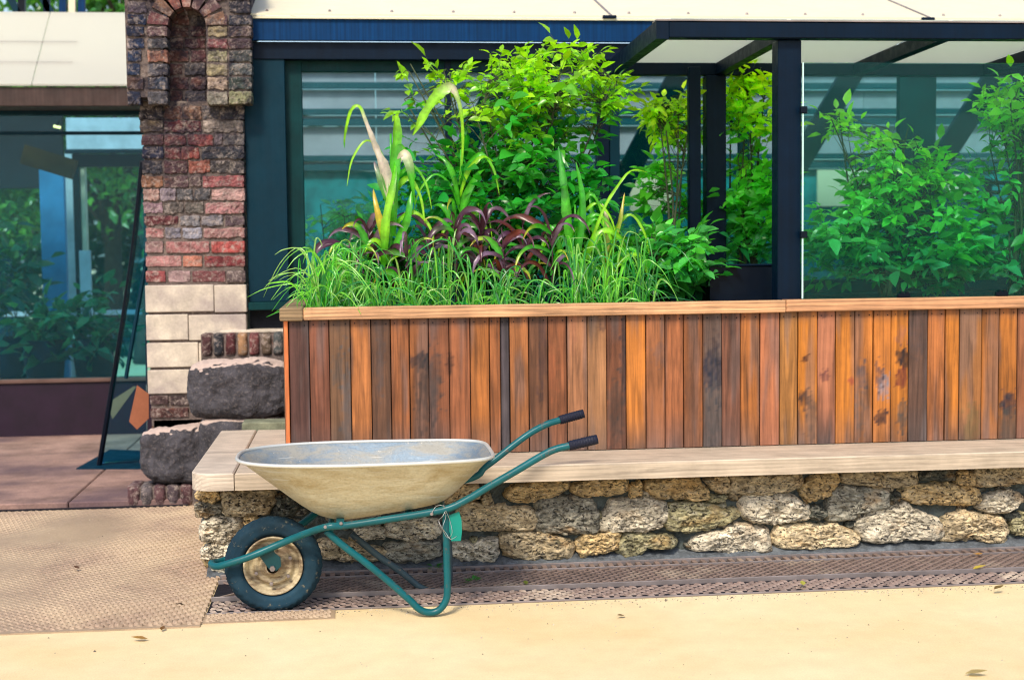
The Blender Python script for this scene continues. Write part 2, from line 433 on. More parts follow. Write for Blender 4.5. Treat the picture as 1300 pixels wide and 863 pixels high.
def make_leaf(name, src, trans=.45):
    a = Mat(name, .30, 0, .75); co = a.coords((1, 1, 1), 10)
    c = a.objcol() if src == 'obj' else a.attr()
    col = a.mix(c, a.ramp(a.noise(co, 40, 3), [(.3, .8), (.7, 1.2)]), 1., 'MULTIPLY')
    a.base(col)
    tr = a.node('ShaderNodeBsdfTranslucent'); a.link(a.mix(col, (1.5, 1.5, .5, 1), 1., 'MULTIPLY'), tr.inputs[0])
    mx = a.node('ShaderNodeMixShader'); mx.inputs[0].default_value = trans
    a.link(a.b.outputs[0], mx.inputs[1]); a.link(tr.outputs[0], mx.inputs[2]); a.link(mx.outputs[0], a.n['Material Output'].inputs[0])
    return a.m
LEAF = make_leaf('leaf_object_colour', 'obj'); LEAFA = make_leaf('leaf_mesh_colour', 'attr')
BARK = simple('stem_bark', S(74, 84, 60, .8), s1=20, bump=.3)
TRUNK = simple('tree_bark', S(84, 74, 64, .8), s1=10, bump=.8, bd=.02)

def make_glass(name, tint, refl=.07, rough=0.0, milky=0., milk=(.8, .9, .9, 1), ior=1.22):
    m = bpy.data.materials.new(name); m.use_nodes = True; t = m.node_tree; t.nodes.clear()
    o = t.nodes.new('ShaderNodeOutputMaterial'); tr = t.nodes.new('ShaderNodeBsdfTransparent'); gl = t.nodes.new('ShaderNodeBsdfGlossy')
    tr.inputs[0].default_value = tint; gl.inputs['Roughness'].default_value = rough
    fr = t.nodes.new('ShaderNodeFresnel'); fr.inputs[0].default_value = ior
    mx = t.nodes.new('ShaderNodeMixShader'); t.links.new(fr.outputs[0], mx.inputs[0])
    t.links.new(tr.outputs[0], mx.inputs[1]); t.links.new(gl.outputs[0], mx.inputs[2]); last = mx.outputs[0]
    if milky:
        tl = t.nodes.new('ShaderNodeBsdfTranslucent'); tl.inputs[0].default_value = milk
        df = t.nodes.new('ShaderNodeBsdfDiffuse'); df.inputs[0].default_value = milk
        a2 = t.nodes.new('ShaderNodeMixShader'); a2.inputs[0].default_value = .6
        t.links.new(df.outputs[0], a2.inputs[1]); t.links.new(tl.outputs[0], a2.inputs[2])
        m2 = t.nodes.new('ShaderNodeMixShader'); m2.inputs[0].default_value = milky
        t.links.new(last, m2.inputs[1]); t.links.new(a2.outputs[0], m2.inputs[2]); last = m2.outputs[0]
    t.links.new(last, o.inputs[0]); return m
G_FRONT = make_glass('green_tinted_glass', (.82, .98, .96, 1), milky=.022, milk=(.0, .60, .62, 1))  # faint teal milk paints a haze that lifts the darks
G_HOUSE = make_glass('greenhouse_glass', (.76, .96, .97, 1), milky=.025, milk=(.0, .46, .56, 1))  # teal milk paints haze over the dark interior
ROOFG = make_glass('milky_roof_glass', (.8, .9, .95, 1), milky=.72, milk=(.90, .87, .78, 1), ior=1.3, rough=.12)
G_LEFT = make_glass('blue_tinted_glass', (.66, .92, .98, 1), milky=.035, milk=(.0, .42, .62, 1))  # blue-teal milk paints the same veil over dark parts
POLY = make_glass('milky_polycarbonate', (.9, .92, .85, 1), milky=.5, milk=(.82, .86, .76, 1), rough=.2)

# ================================================================== GROUND
g = M(); g.add([(-120, -60, 0), (120, -60, 0), (120, 140, 0), (-120, 140, 0)], [(0, 1, 2, 3)])
o = build('ground', g, GROUND, kind='structure')
# terrace slabs in front of the glass building on the left
for (x0, x1) in ((-5.2, -1.592), (-1.586, -.94)):
    o = build('terrace_slab', M().box(x0, x1, 7.97, 10.86, -.05, .042, .006), TERR, kind='structure')
build('terrace_joint', M().box(-5.2, -.94, 7.935, 7.968, -.03, .012), INK, kind='structure')

# tread plate, left of the stone wall
def lozenges(x0, x1, y0, y1, pitch, h, z, rot=True, keep=None, ratio=.42):
    m = M(); j = 0; y = y0+pitch/2
    while y < y1:
        x = x0+pitch/2+(pitch/2 if j % 2 else 0)
        i = 0
        while x < x1:
            k = keep(x, y) if keep else 1.
            if k > .05:
                a = math.radians(40 if (i+(j//2)) % 2 else -40) if rot else 0.
                L, W_ = pitch*.46, pitch*ratio*.5; hh = h*k
                c, s = math.cos(a), math.sin(a)
                pt = lambda u, v: (x+u*c-v*s, y+u*s+v*c)
                q = [pt(L, 0), pt(0, W_), pt(-L, 0), pt(0, -W_)]
                r1, r2 = pt(L*.55, 0), pt(-L*.55, 0)
                m.add([(*q[0], z), (*q[1], z), (*q[2], z), (*q[3], z), (*r1, z+hh), (*r2, z+hh)], [(0, 1, 4), (1, 5, 4), (1, 2, 5), (2, 3, 5), (3, 4, 5), (3, 0, 4)])
            x += pitch; i += 1
        y += pitch/2 if rot else pitch; j += 1
    return m
tp = thing('tread_plate', 'large dusty steel tread plate on the ground left of the wheelbarrow', 'floor plate', (-2, 6.6, 0))
build('plate', M().box(-3.6, -.606, 5.385, 7.93, -.02, .006), PLATE, tp)
def keep(x, y):
    v = .30+.7*N3((x, y, 0), 1.9, 3.1)+.9*max(0, min(1, (x+1.35)/.6))+.5*max(0, 1-abs(y-5.6)*4)
    return max(0, min(1.3, v))
build('raised_tread', lozenges(-2.9, -.61, 5.40, 7.92, .036, .007, .006, keep=keep, ratio=.5), RIB, tp, kind='stuff')

# drain gratings in front of the stone wall
gr = thing('drain_grating', 'long rusty steel drain grating laid along the foot of the stone wall', 'drain grating', (1.2, 5.85, 0))
X0, X1 = -.60, 4.4
build('drain_base', M().box(X0, X1, 5.575, 6.19, -.03, .003), INK, gr)
for (y0, y1, z1) in ((5.762, 5.772, .022), (6.062, 6.069, .020), (6.154, 6.162, .022), (5.562, 5.570, .008)):
    build('rail', M().box(X0, X1, y0, y1, .0, z1, .002), RAIL, gr)
m = M(); x = X0-.3
while x < X1:
    for sgn in (1, -1):
        a = Vector((x, 5.776, .014 if sgn > 0 else .011)); b = Vector((x+.28*sgn*1.0, 6.056, .014 if sgn > 0 else .011))
        if sgn < 0: a.x += .28; b.x += .28
        if min(a.x, b.x) > X0 and max(a.x, b.x) < X1: m.beam(a, b, .010 if sgn > 0 else .0045, .006)
    x += .046
build('lattice', m, GRATE, gr, kind='stuff')
build('front_tread', lozenges(X0, X1, 5.578, 5.752, .046, .007, .003, keep=lambda x, y: 1+.3*N3((x, y, 0), 5), ratio=.6), GRATE, gr, kind='stuff')
m = M(); x = X0+.01
while x < X1: m.box(x, x+.020, 6.070, 6.148, .002, .016); x += .042
build('back_rung', m, GRATE, gr, kind='stuff')
# cream checker strip in front of the wheel (lighter, dust filled)
build('dusty_strip', lozenges(-.60, -.12, 5.44, 5.56, .028, .006, .0035, ratio=.55), RIB, gr, kind='stuff')
build('strip_base', M().box(-.605, -.10, 5.43, 5.559, -.02, .0035), PLATE, gr)

# ================================================================== STONE BENCH WALL
WY = 6.215
bw = thing('stone_bench', 'long low rubble stone bench with a pale plank seat behind the wheelbarrow', 'bench', (1.4, 6.9, 0))
def core():
    m = M(); nx, nz = 420, 36
    for j in range(nz+1):
        for i in range(nx+1):
            x = -.655+(4.6+.655)*i/nx; z = .0+.412*j/nz
            m.v.append((x, WY+.040+.026*NF((x, 0, z), 14, 2, 4)+.008*N3((x, 0, z), 60, 4), z))
    for j in range(nz):
        for i in range(nx):
            a = j*(nx+1)+i; m.f.append((a, a+1, a+nx+2, a+nx+1))
    b = len(m.v); m.box(-.655, 4.6, WY+.07, 7.40, 0, .41); m.box(-.655, -.33, 7.40, 7.70, 0, .41)
    return m
build('mortar', core(), MORTAR, bw)
# sloping mortar footing
m = M(); nx = 260
for i in range(nx+1):
    x = -.66+(4.6+.66)*i/nx
    for k, (yy, zz) in enumerate(((6.168, .004), (6.185, .022), (6.215, .034), (6.27, .05))):
        m.v.append((x, yy+.008*N3((x, k, 0), 14), zz+.010*NF((x, k*.3, 1), 16, 0, 3)))
for i in range(nx):
    for k in range(3): a = i*4+k; m.f.append((a, a+4, a+5, a+1))
build('footing', m, FOOT, bw)

def px_poly(crop, s, pts): return [(crop[0]+x/s, crop[1]+y/s) for x, y in pts]
A_, B_, C_, D_, E_ = (570, 580), (810, 580), (1050, 570), (240, 610), (390, 630)
OR, TA, GY, DK, WH, GN = S(222, 192, 140), S(206, 186, 150), S(148, 144, 130), S(84, 86, 78), S(222, 210, 186), S(176, 168, 130)
STN = [
 (A_, 5.2, OR, [(395,240),(430,200),(600,165),(700,155),(770,180),(775,215),(700,250),(600,285),(480,297),(400,275)]),
 (A_, 5.2, OR, [(820,190),(880,165),(1000,145),(1150,140),(1165,220),(1120,245),(900,255),(830,240)]),
 (A_, 5.2, OR, [(1195,230),(1215,175),(1260,165),(1280,200),(1270,255),(1210,262)]),
 (A_, 5.2, TA, [(205,275),(260,235),(285,260),(285,308),(240,312)]),
 (A_, 5.2, TA, [(80,345),(150,310),(350,330),(550,345),(555,400),(540,475),(350,480),(110,480),(85,420)]),
 (A_, 5.2, GY, [(600,300),(700,270),(850,265),(930,290),(970,380),(985,450),(950,490),(860,500),(750,495),(600,480),(590,400)]),
 (A_, 5.2, WH, [(1010,460),(1040,380),(1100,300),(1250,282),(1350,285),(1418,320),(1435,380),(1400,460),(1330,475),(1180,480),(1040,485)]),
 (A_, 5.2, WH, [(20,575),(150,560),(300,545),(315,600),(300,680),(100,685),(25,640)]),
 (A_, 5.2, TA, [(375,520),(450,500),(560,505),(700,530),(800,560),(808,620),(760,665),(560,680),(380,640),(365,580)]),
 (A_, 5.2, OR, [(855,560),(900,515),(1000,500),(1115,500),(1110,600),(1000,635),(880,650)]),
 (A_, 5.2, GN, [(1122,560),(1160,520),(1250,510),(1348,520),(1448,520),(1488,570),(1468,600),(1308,600),(1268,640),(1210,680),(1130,620)]),
 (B_, 5.2, OR, [(50,190),(120,150),(250,135),(380,140),(420,200),(465,265),(400,280),(130,265),(60,215)]),
 (B_, 5.2, TA, [(450,160),(520,120),(590,130),(605,200),(570,240),(500,220)]),
 (B_, 5.2, GN, [(470,248),(580,255),(570,290),(480,292)]),
 (B_, 5.2, TA, [(635,130),(800,125),(1000,110),(1060,130),(1060,200),(1000,225),(800,240),(620,245)]),
 (B_, 5.2, OR, [(1078,190),(1180,130),(1280,95),(1320,130),(1325,170),(1280,245),(1200,265),(1130,295),(1090,250)]),
 (B_, 5.2, WH, [(695,300),(750,265),(900,250),(1030,270),(1110,330),(1105,400),(1000,425),(850,435),(740,410),(700,370)]),
 (B_, 5.2, DK, [(1125,340),(1180,320),(1240,350),(1240,390),(1190,420),(1130,390)]),
 (B_, 5.2, GN, [(200,370),(240,320),(350,305),(520,330),(640,350),(650,390),(560,440),(460,470),(330,490),(230,475),(195,430)]),
 (B_, 5.2, WH, [(375,560),(430,520),(560,495),(640,455),(700,455),(830,490),(850,560),(865,630),(780,635),(600,635),(500,610),(430,610),(375,635)]),
 (B_, 5.2, TA, [(935,520),(960,460),(1050,450),(1300,455),(1350,475),(1435,525),(1440,580),(1340,590),(1200,600),(1000,600),(950,590)]),
 (C_, 5.2, TA, [(115,190),(180,150),(350,140),(560,130),(585,190),(570,235),(420,250),(250,240),(120,225)]),
 (C_, 5.2, DK, [(600,180),(660,120),(830,115),(830,205),(620,205)]),
 (C_, 5.2, OR, [(845,220),(880,150),(970,150),(980,220),(920,240)]),
 (C_, 5.2, TA, [(990,120),(1100,110),(1300,115),(1380,180),(1320,225),(1150,235),(1000,245)]),
 (C_, 5.2, OR, [(490,290),(570,240),(760,225),(900,245),(980,260),(985,350),(800,365),(600,355),(510,320)]),
 (C_, 5.2, WH, [(1010,360),(1060,320),(1180,280),(1260,300),(1280,350),(1220,400),(1100,415),(1020,390)]),
 (C_, 5.2, GY, [(40,290),(130,255),(280,258),(400,270),(390,380),(300,400),(240,430),(90,470),(30,460),(30,350)]),
 (C_, 5.2, WH, [(215,500),(300,420),(430,372),(520,372),(610,430),(690,460),(745,500),(730,590),(600,590),(430,605),(290,610),(235,560)]),
 (C_, 5.2, TA, [(775,500),(820,440),(920,415),(1000,435),(1130,450),(1170,510),(1160,620),(950,590),(770,600)]),
 (C_, 5.2, GN, [(1230,470),(1290,420),(1350,430),(1420,500),(1360,560),(1250,560)]),
 (C_, 5.2, DK, [(412,305),(475,290),(478,340),(415,362)]),
 (D_, 5.755, OR, [(40,110),(100,60),(200,60),(215,140),(160,160),(60,140)]),
 (D_, 5.755, GY, [(50,180),(100,150),(235,190),(230,240),(120,265),(55,265)]),
 (D_, 5.755, TA, [(250,100),(300,75),(600,70),(610,160),(560,240),(420,250),(300,255),(255,220)]),
 (D_, 5.755, WH, [(95,310),(180,270),(350,280),(385,330),(340,420),(250,450),(110,440),(90,380)]),
 (D_, 5.755, WH, [(90,510),(160,460),(290,450),(340,560),(180,570),(100,560)]),
 (D_, 5.755, OR, [(400,290),(450,262),(505,290),(480,335),(420,335)]),
 (D_, 5.755, GY, [(165,650),(240,620),(400,640),(420,710),(200,720)]),
 (D_, 5.755, DK, [(640,110),(760,100),(800,200),(760,260),(640,255)]),
 (E_, 5.396, TA, [(75,310),(200,300),(320,320),(530,370),(540,430),(400,440),(250,430),(90,420)]),
 (E_, 5.396, WH, [(330,220),(450,205),(530,220),(530,280),(400,300),(340,280)]),
 (E_, 5.396, WH, [(550,200),(700,150),(880,160),(900,250),(850,285),(700,300),(560,270)]),
 (E_, 5.396, GY, [(550,340),(700,310),(900,320),(905,400),(850,430),(650,450),(560,410)]),
 (D_, 5.755, GY, [(520,300),(700,280),(830,330),(820,450),(600,450),(430,400)]),
 (D_, 5.755, TA, [(430,520),(600,480),(800,500),(820,620),(600,660),(430,640)]),
 ((0, 0), 1, OR, [(400,618),(420,612),(455,614),(470,628),(455,640),(420,642),(402,632)]),
 ((0, 0), 1, TA, [(476,620),(500,612),(540,612),(548,628),(530,640),(485,640)]),
 ((0, 0), 1, TA, [(554,618),(580,612),(606,616),(604,632),(575,640),(556,634)]),
 ((0, 0), 1, GY, [(420,648),(450,644),(480,650),(478,668),(440,672),(420,662)]),
]
def POROUS(s): return .25+.75*abs(math.sin(s*1.3))
def stone_mesh(pts, seed, y=WY, depth=.062, na=84, nr=20, amp=.010):
    P = [ony(px, py, y) for px, py in pts]
    c = sum(P, Vector())/len(P)
    # boundary radius per angle by ray/segment intersection, then smoothed
    R = []
    for k in range(na):
        a = 2*math.pi*k/na; dx, dz = math.cos(a), math.sin(a); best = .01
        for i in range(len(P)):
            p, q = P[i], P[(i+1) % len(P)]
            ex, ez = q.x-p.x, q.z-p.z; den = dx*ez-dz*ex
            if abs(den) < 1e-9: continue
            t = ((p.x-c.x)*ez-(p.z-c.z)*ex)/den; u = ((p.x-c.x)*dz-(p.z-c.z)*dx)/den
            if t > 0 and -1e-6 <= u <= 1+1e-6: best = max(best, t)
        R.append(best)
    for _ in range(1): R = [(R[k-1]+2*R[k]+R[(k+1) % na])/4 for k in range(na)]
    m = M(); m.v.append((c.x, 0, c.z)); rings = [(j+1)/nr for j in range(nr)]+[1.03]
    for ri, r in enumerate(rings):
        for k in range(na):
            a = 2*math.pi*k/na; rr = R[k]*r*1.17
            x, z = c.x+rr*math.cos(a), c.z+rr*math.sin(a)
            e = (NF((x, 0, z), 24, seed, 4)*.012+NF((x, 0, z), 90, seed, 2)*.005)*r
            m.v.append((x+e*math.cos(a), 0, min(.404, max(.025, z+e*math.sin(a)))))
    out = []
    for i, v in enumerate(m.v):
        r = 0 if i == 0 else rings[(i-1)//na]
        if r > 1: yy = y+.05
        else:
            dome = (1-r**7)**.5
            p = (v[0], 0, v[2])
            rid = abs(NF((v[0], 0, v[2]*2.4), 20, seed+5, 4))
            pit = max(0, .34-noise.voronoi(Vector((v[0]*42+seed, seed, v[2]*60)))[0][0])
            yy = y+.02-depth*dome*(.8+.45*NF(p, 9, seed, 2))+(amp*2.6*rid+amp*.9*NF(p, 60, seed, 3)+.030*pit*POROUS(seed))*min(1, dome*1.5)
        out.append((v[0], yy, v[2]))
    m.v = out
    for k in range(na): m.f.append((0, 1+(k+1) % na, 1+k))
    for j in range(len(rings)-1):
        for k in range(na):
            a = 1+j*na+k; b = 1+j*na+(k+1) % na; m.f.append((a, b, b+na, a+na))
    return m
for i, (cr, s_, c_, pts) in enumerate(STN):
    k = .78+.4*rnd.random()
    build('stone', stone_mesh(px_poly(cr, s_, pts), i*7.3), STONE, bw, smooth=True, color=(c_[0]*k, c_[1]*k, c_[2]*k, 1))
rc = random.Random(31)
for i in range(110):
    x = rc.uniform(-.62, 3.2); z = rc.uniform(.06, .385); w_ = rc.uniform(.016, .045); h_ = rc.uniform(.010, .022)
    c_ = rc.choice((GY, TA, GN, DK, WH)); k = rc.uniform(.5, .85)
    build('stone', blob(x-w_, x+w_, WY-.006+rc.random()*.018, WY+.09, z-h_, z+h_, 3, (8, 4, 5), .010, 30, i*1.9, .003, 90), STONE, bw, smooth=True, color=(c_[0]*k, c_[1]*k, c_[2]*k, 1))
# stones past the right edge and on the end face by the step
xs = 3.30
for i in range(9):
    x = 3.2+(i % 3)*.36; z = .08+(i//3)*.13
    build('stone', blob(x+.02, x+.33, 6.185, 6.32, z-.055, z+.055, 3, (12, 5, 6), .012, 12, i*3.), STONE, bw, smooth=True, color=rnd.choice((OR, TA, WH, GY)))
for i in range(12):
    y = 6.26+(i % 4)*.36; z = .07+(i//4)*.135
    build('stone', blob(-.70, -.60, y, y+.32, z-.058, z+.058, 3, (5, 12, 6), .012, 12, i*5.), STONE, bw, smooth=True, color=rnd.choice((OR, TA, WH, GY)))
# seat: pale boards, 75 mm thick, left corner rounded
SEAT1 = S(206, 190, 172, .86); SEAT2 = S(200, 182, 160, .84)
def slab(x0, x1, y0, y1, z0, z1, round_left=False, nx=60):
    m = M(); top = []; 
    pts = []
    if round_left:
        r = .10; cx, cy = x0+r, y0+r
        pts += [(cx-r*math.cos(t), cy-r*math.sin(t)) for t in [math.pi/2*i/8 for i in range(9)]]
    else: pts.append((x0, y0))
    n = nx; pts += [(x0+.12+(x1-x0-.12)*i/n, y0+.004*N3((x0+(x1-x0)*i/n, 0, 3), 7)) for i in range(1, n+1)]
    pts += [(x1, y1), (x0, y1)]
    N_ = len(pts); b = .006
    import mathutils
    cx = (x0+x1)/2; cy = (y0+y1)/2
    def inset(p, d):
        return (p[0]+(d if p[0] < x0+.15 else 0)-(d if p[0] > x1-.001 else 0), p[1]+(d if p[1] < y0+.12 else -d))
    vs = [(*p, z0) for p in pts]+[(*p, z1-b+.002*N3((p[0]*9, 0, 1), 1)) for p in pts]+[(*inset(p, b), z1) for p in pts]
    fs = [tuple(reversed(range(N_))), tuple(range(2*N_, 3*N_))]
    for l in (0, 1):
        for i in range(N_): j = (i+1) % N_; fs.append((l*N_+i, l*N_+j, (l+1)*N_+j, (l+1)*N_+i))
    return m.add(vs, fs)
xj = onz(296, 603, .48).x
build('seat_slab', slab(-.705, xj-.002, 6.03, 7.46, .408, .482, True, 6), W_SEAT, bw, color=SEAT1, label='rounded left end slab of the seat')
build('seat_slab', slab(xj+.002, 4.6, 6.03, 6.75, .408, .480, nx=120), W_SEAT, bw, color=SEAT2)
build('seat_slab', slab(xj+.002, -.335, 6.754, 7.46, .408, .480, nx=4), W_SEAT, bw, color=SEAT1)
build('seat_slab', slab(-.60, -.31, 7.49, 7.66, .470, .515, nx=4), simple('mossy_slab', S(120, 124, 104), s1=12), bw, label='small mossy slab behind the seat')

# ================================================================== WOODEN PLANTER
PY = 6.41
pl = thing('wooden_planter', 'long raised planter clad in upright brown and orange boards', 'planter', (1.8, 7.1, .48))
PLK = [(367.5,393.3,(80,52,56)),(393.3,418.8,(142,84,64)),(418.8,445.5,(112,84,62)),(445.5,471.6,(206,128,68)),(471.6,496.4,(108,76,58)),(496.4,520.3,(178,106,60)),
 (520.3,544.6,(166,88,50)),(544.6,570.6,(140,82,54)),(570.6,597,(166,98,62)),(597,621.7,(180,88,46)),(621.7,635.6,(184,110,60)),(635.6,647.2,(52,70,88)),(647.2,671.5,(186,116,64)),
 (671.5,695.9,(126,82,58)),(695.9,720.2,(152,78,54)),(720.2,745.7,(190,130,90)),(745.7,770,(170,122,82)),(770,794.8,(134,78,52)),(794.8,819.8,(224,130,50)),(819.8,844.3,(168,104,64)),
 (844.3,867.9,(176,92,64)),(867.9,892.3,(170,98,54)),(892.3,916.6,(96,74,62)),(916.6,940.2,(138,88,70)),(940.2,964.5,(184,84,48)),(964.5,989.6,(196,120,82)),(989.6,1012.7,(200,136,66)),
 (1012.7,1037.5,(222,126,34)),(1037.5,1060.4,(182,116,86)),(1060.4,1084.8,(222,122,40)),(1084.8,1108.4,(206,114,48)),(1108.4,1131.1,(216,130,50)),(1131.1,1153.1,(212,108,36)),
 (1153.1,1177.4,(104,80,72)),(1177.4,1199.4,(208,126,66)),(1199.4,1217.3,(212,100,40)),(1217.3,1245.8,(176,116,62)),(1245.8,1267.8,(196,96,42)),(1267.8,1291,(200,116,42)),(1291,1316,(154,94,62))]
rr = random.Random(5)
x = 1316
while x < 1520: PLK.append((x, x+25, rr.choice(((180,100,60),(140,84,60),(205,120,50),(110,80,60))))); x += 25
# weather stains that belong to the boards: (px, py, rx, ry, tone, strength)
STAIN = [(536,458,14,12,(34,36,44),.85),(552,480,9,40,(70,56,50),.6),(571,462,4,12,(30,20,22),.8),(545,500,14,40,(60,56,56),.6),
 (905,468,14,34,(26,32,50),.92),(905,520,14,36,(76,72,72),.6),(900,420,12,30,(96,70,58),.5),(793,455,6,60,(46,42,50),.8),(783,520,14,40,(84,66,58),.7),
 (880,500,12,34,(120,76,52),.6),(1021,507,7,13,(28,24,34),.85),(1030,530,7,34,(90,72,62),.7),(1047,478,6,7,(110,64,58),.9),(1046,400,4,5,(84,54,50),.8),(1094,478,5,18,(84,76,80),.8),(1092,520,7,30,(110,92,84),.7),
 (1080,483,4,5,(150,70,50),.8),(1122,490,9,16,(122,118,128),.85),(1116,478,5,16,(60,50,60),.8),(1119,531,9,8,(20,22,40),.95),(1147,455,9,12,(22,20,32),.95),(1145,480,8,14,(110,40,36),.8),(1146,526,9,18,(74,74,72),.85),
 (1144,425,6,12,(150,96,80),.6),(1281,513,10,16,(24,34,56),.9),(1284,540,14,26,(96,86,76),.6),(1165,420,9,30,(80,70,72),.5),(1235,540,10,24,(110,96,60),.6),(688,440,5,60,(70,50,54),.6),(727,420,4,30,(150,96,72),.5),
 (842,448,14,14,(110,84,76),.6),(700,470,7,30,(170,96,60),.5),(1023,455,4,4,(60,24,20),.9),(766,410,6,10,(84,58,54),.8),(430,470,9,20,(76,70,66),.6),(441,520,7,60,(84,86,90),.6),(483,450,5,50,(70,70,74),.5)]
def plank_mesh(x0, x1, z0, z1, y0, y1, base, seed, nx=8, nz=100):
    mine = [t for t in STAIN if STAINROW(t[0], x0, x1)]
    m = M(); cols = []; base = Vector(S(*base, .68)[:3]); base = base.lerp(Vector(S(140, 92, 60, .68)[:3]), .25); base.y = max(base.y, base.x*.34)
    b = .0025
    xsn = [x0]+[x0+b+(x1-x0-2*b)*i/(nx-1) for i in range(nx)]+[x1]
    for j in range(nz+1):
        z = z0+(z1-z0)*j/nz; bow = .0012*N3((x0, z, 0), 3, seed)
        for i, xx in enumerate(xsn):
            yy = y0+(b if i in (0, len(xsn)-1) else 0)+.0012*N3((xx, 0, z), 8, seed)
            m.v.append((xx+bow, yy, z))
            c = base.copy()
            t = (z-z0)/(z1-z0)
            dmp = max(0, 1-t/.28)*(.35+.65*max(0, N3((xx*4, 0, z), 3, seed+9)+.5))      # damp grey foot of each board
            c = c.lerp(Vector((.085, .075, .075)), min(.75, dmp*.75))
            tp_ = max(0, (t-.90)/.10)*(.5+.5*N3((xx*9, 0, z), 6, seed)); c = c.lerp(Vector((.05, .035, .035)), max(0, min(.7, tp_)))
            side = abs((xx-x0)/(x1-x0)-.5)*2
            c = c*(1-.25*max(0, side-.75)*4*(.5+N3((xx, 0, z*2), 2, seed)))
            gn = NF((xx*10, 0, z*.9), 1.6, seed, 3)
            c = c*(1+.30*gn)
            if gn < -.18: c = c.lerp(Vector((.12, .10, .10)), min(.4, (-.18-gn)*1.6))
            P_ = PROJ((xx, y0, z))
            for (sx, sy, rx, ry, tn, st) in mine:
                if abs(P_[0]-sx) < rx*1.6 and abs(P_[1]-sy) < ry*1.6:
                    d = ((P_[0]-sx)/rx)**2+((P_[1]-sy)/ry)**2
                    k = st*max(0, min(1, (1.05-d*(.9+1.1*NF((xx*90, 0, z*28), 1, seed, 3)))*2.2))*(.8+.5*NF((xx*160, 0, z*30), 1, seed+3, 2))
                    if k > 0: c = c.lerp(Vector(S(*tn, .8)[:3]), min(1, k))
            cols.append((c.x, c.y, c.z, 1))
    n = len(xsn)
    for j in range(nz):
        for i in range(n-1): a = j*n+i; m.f.append((a, a+1, a+n+1, a+n))
    base_n = len(m.v)
    m.v += [(x0, y1, z0), (x1, y1, z0), (x0, y1, z1), (x1, y1, z1)]
    dk = (base.x*.5, base.y*.5, base.z*.5, 1); cols += [dk]*4
    L = [j*n for j in range(nz+1)]; R_ = [j*n+n-1 for j in range(nz+1)]
    m.f.append(tuple([base_n]+[base_n+2]+list(reversed(L)))); m.f.append(tuple(R_+[base_n+3, base_n+1]))
    m.f.append(tuple([base_n, base_n+1]+list(reversed(range(n)))) ); m.f.append(tuple(list(range(nz*n, nz*n+n))+[base_n+3, base_n+2]))
    m.c = cols; return m
_Minv = cam.matrix_world.inverted()
def PROJ(p):
    q = _Minv @ Vector(p); return (650+1805*q.x/-q.z, 431.5-1805*q.y/-q.z)
def STAINROW(sx, x0, x1):
    xx = ony(sx, 470, PY).x; return x0-.004 <= xx <= x1+.004
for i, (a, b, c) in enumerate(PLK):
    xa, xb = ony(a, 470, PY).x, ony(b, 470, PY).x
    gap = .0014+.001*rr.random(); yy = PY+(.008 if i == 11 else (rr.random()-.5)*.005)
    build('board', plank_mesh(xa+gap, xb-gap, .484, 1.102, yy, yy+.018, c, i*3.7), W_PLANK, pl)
# nail heads, two on each board: one small joined set
m = M()
for i, (a, b, c) in enumerate(PLK[:41]):
    for fx in (.22, .78):
        xx = ony(a+(b-a)*fx, 470, PY).x; z = 1.078+rr.random()*.006
        m.lathe([(.0001, -.0015), (.0028, -.001), (.003, .004)], (xx, PY-.001, z), 'y', 7)
build('nail_heads', m, BLACKP, pl, kind='stuff')
cpo = build('corner_post', M().box(ony(361.5, 470, PY).x, ony(367, 470, PY).x-.001, PY-.004, PY+.04, .484, 1.10, .003), W_PLANK, pl)
o = cpo
at = o.data.color_attributes.new('Col', 'FLOAT_COLOR', 'POINT'); at.data.foreach_set('color', list(S(206, 116, 66))*len(o.data.vertices))
# inner lining and the left end
build('lining', M().box(-.30, 5.2, PY+.03, PY+.05, .484, 1.10).box(-.30, 5.2, 7.93, 7.95, .484, 1.08), DARK, pl)
for i in range(11):
    y = 6.455+i*.093
    o = build('board', M().box(-.325, -.305, y, y+.088, .484, 1.10, .002), W_PLANK, pl)
    at = o.data.color_attributes.new('Col', 'FLOAT_COLOR', 'POINT'); at.data.foreach_set('color', list(S(*rr.choice(((150,90,60),(110,80,60),(180,105,60)))))*len(o.data.vertices))
CAPC = S(200, 152, 112, .92)
jx = ony(998, 392, 6.38).x
build('cap_board', M().box(ony(385, 400, 6.38).x+.001, jx-.0015, 6.378, 6.462, 1.102, 1.157, .004), W_OBJ, pl, color=CAPC)
build('cap_board', M().box(jx+.0015, 4.6, 6.379, 6.463, 1.104, 1.159, .004), W_OBJ, pl, color=S(192, 142, 104, .92))
build('cap_board', M().box(-.335, ony(385, 400, 6.38).x-.001, 6.376, 7.48, 1.100, 1.158, .005), W_OBJ, pl, color=S(150, 124, 92, .85), label='greyer cap board running back along the left end')
build('soil', M().box(-.30, 5.2, PY+.05, 7.93, .9, 1.075), SOIL, pl)

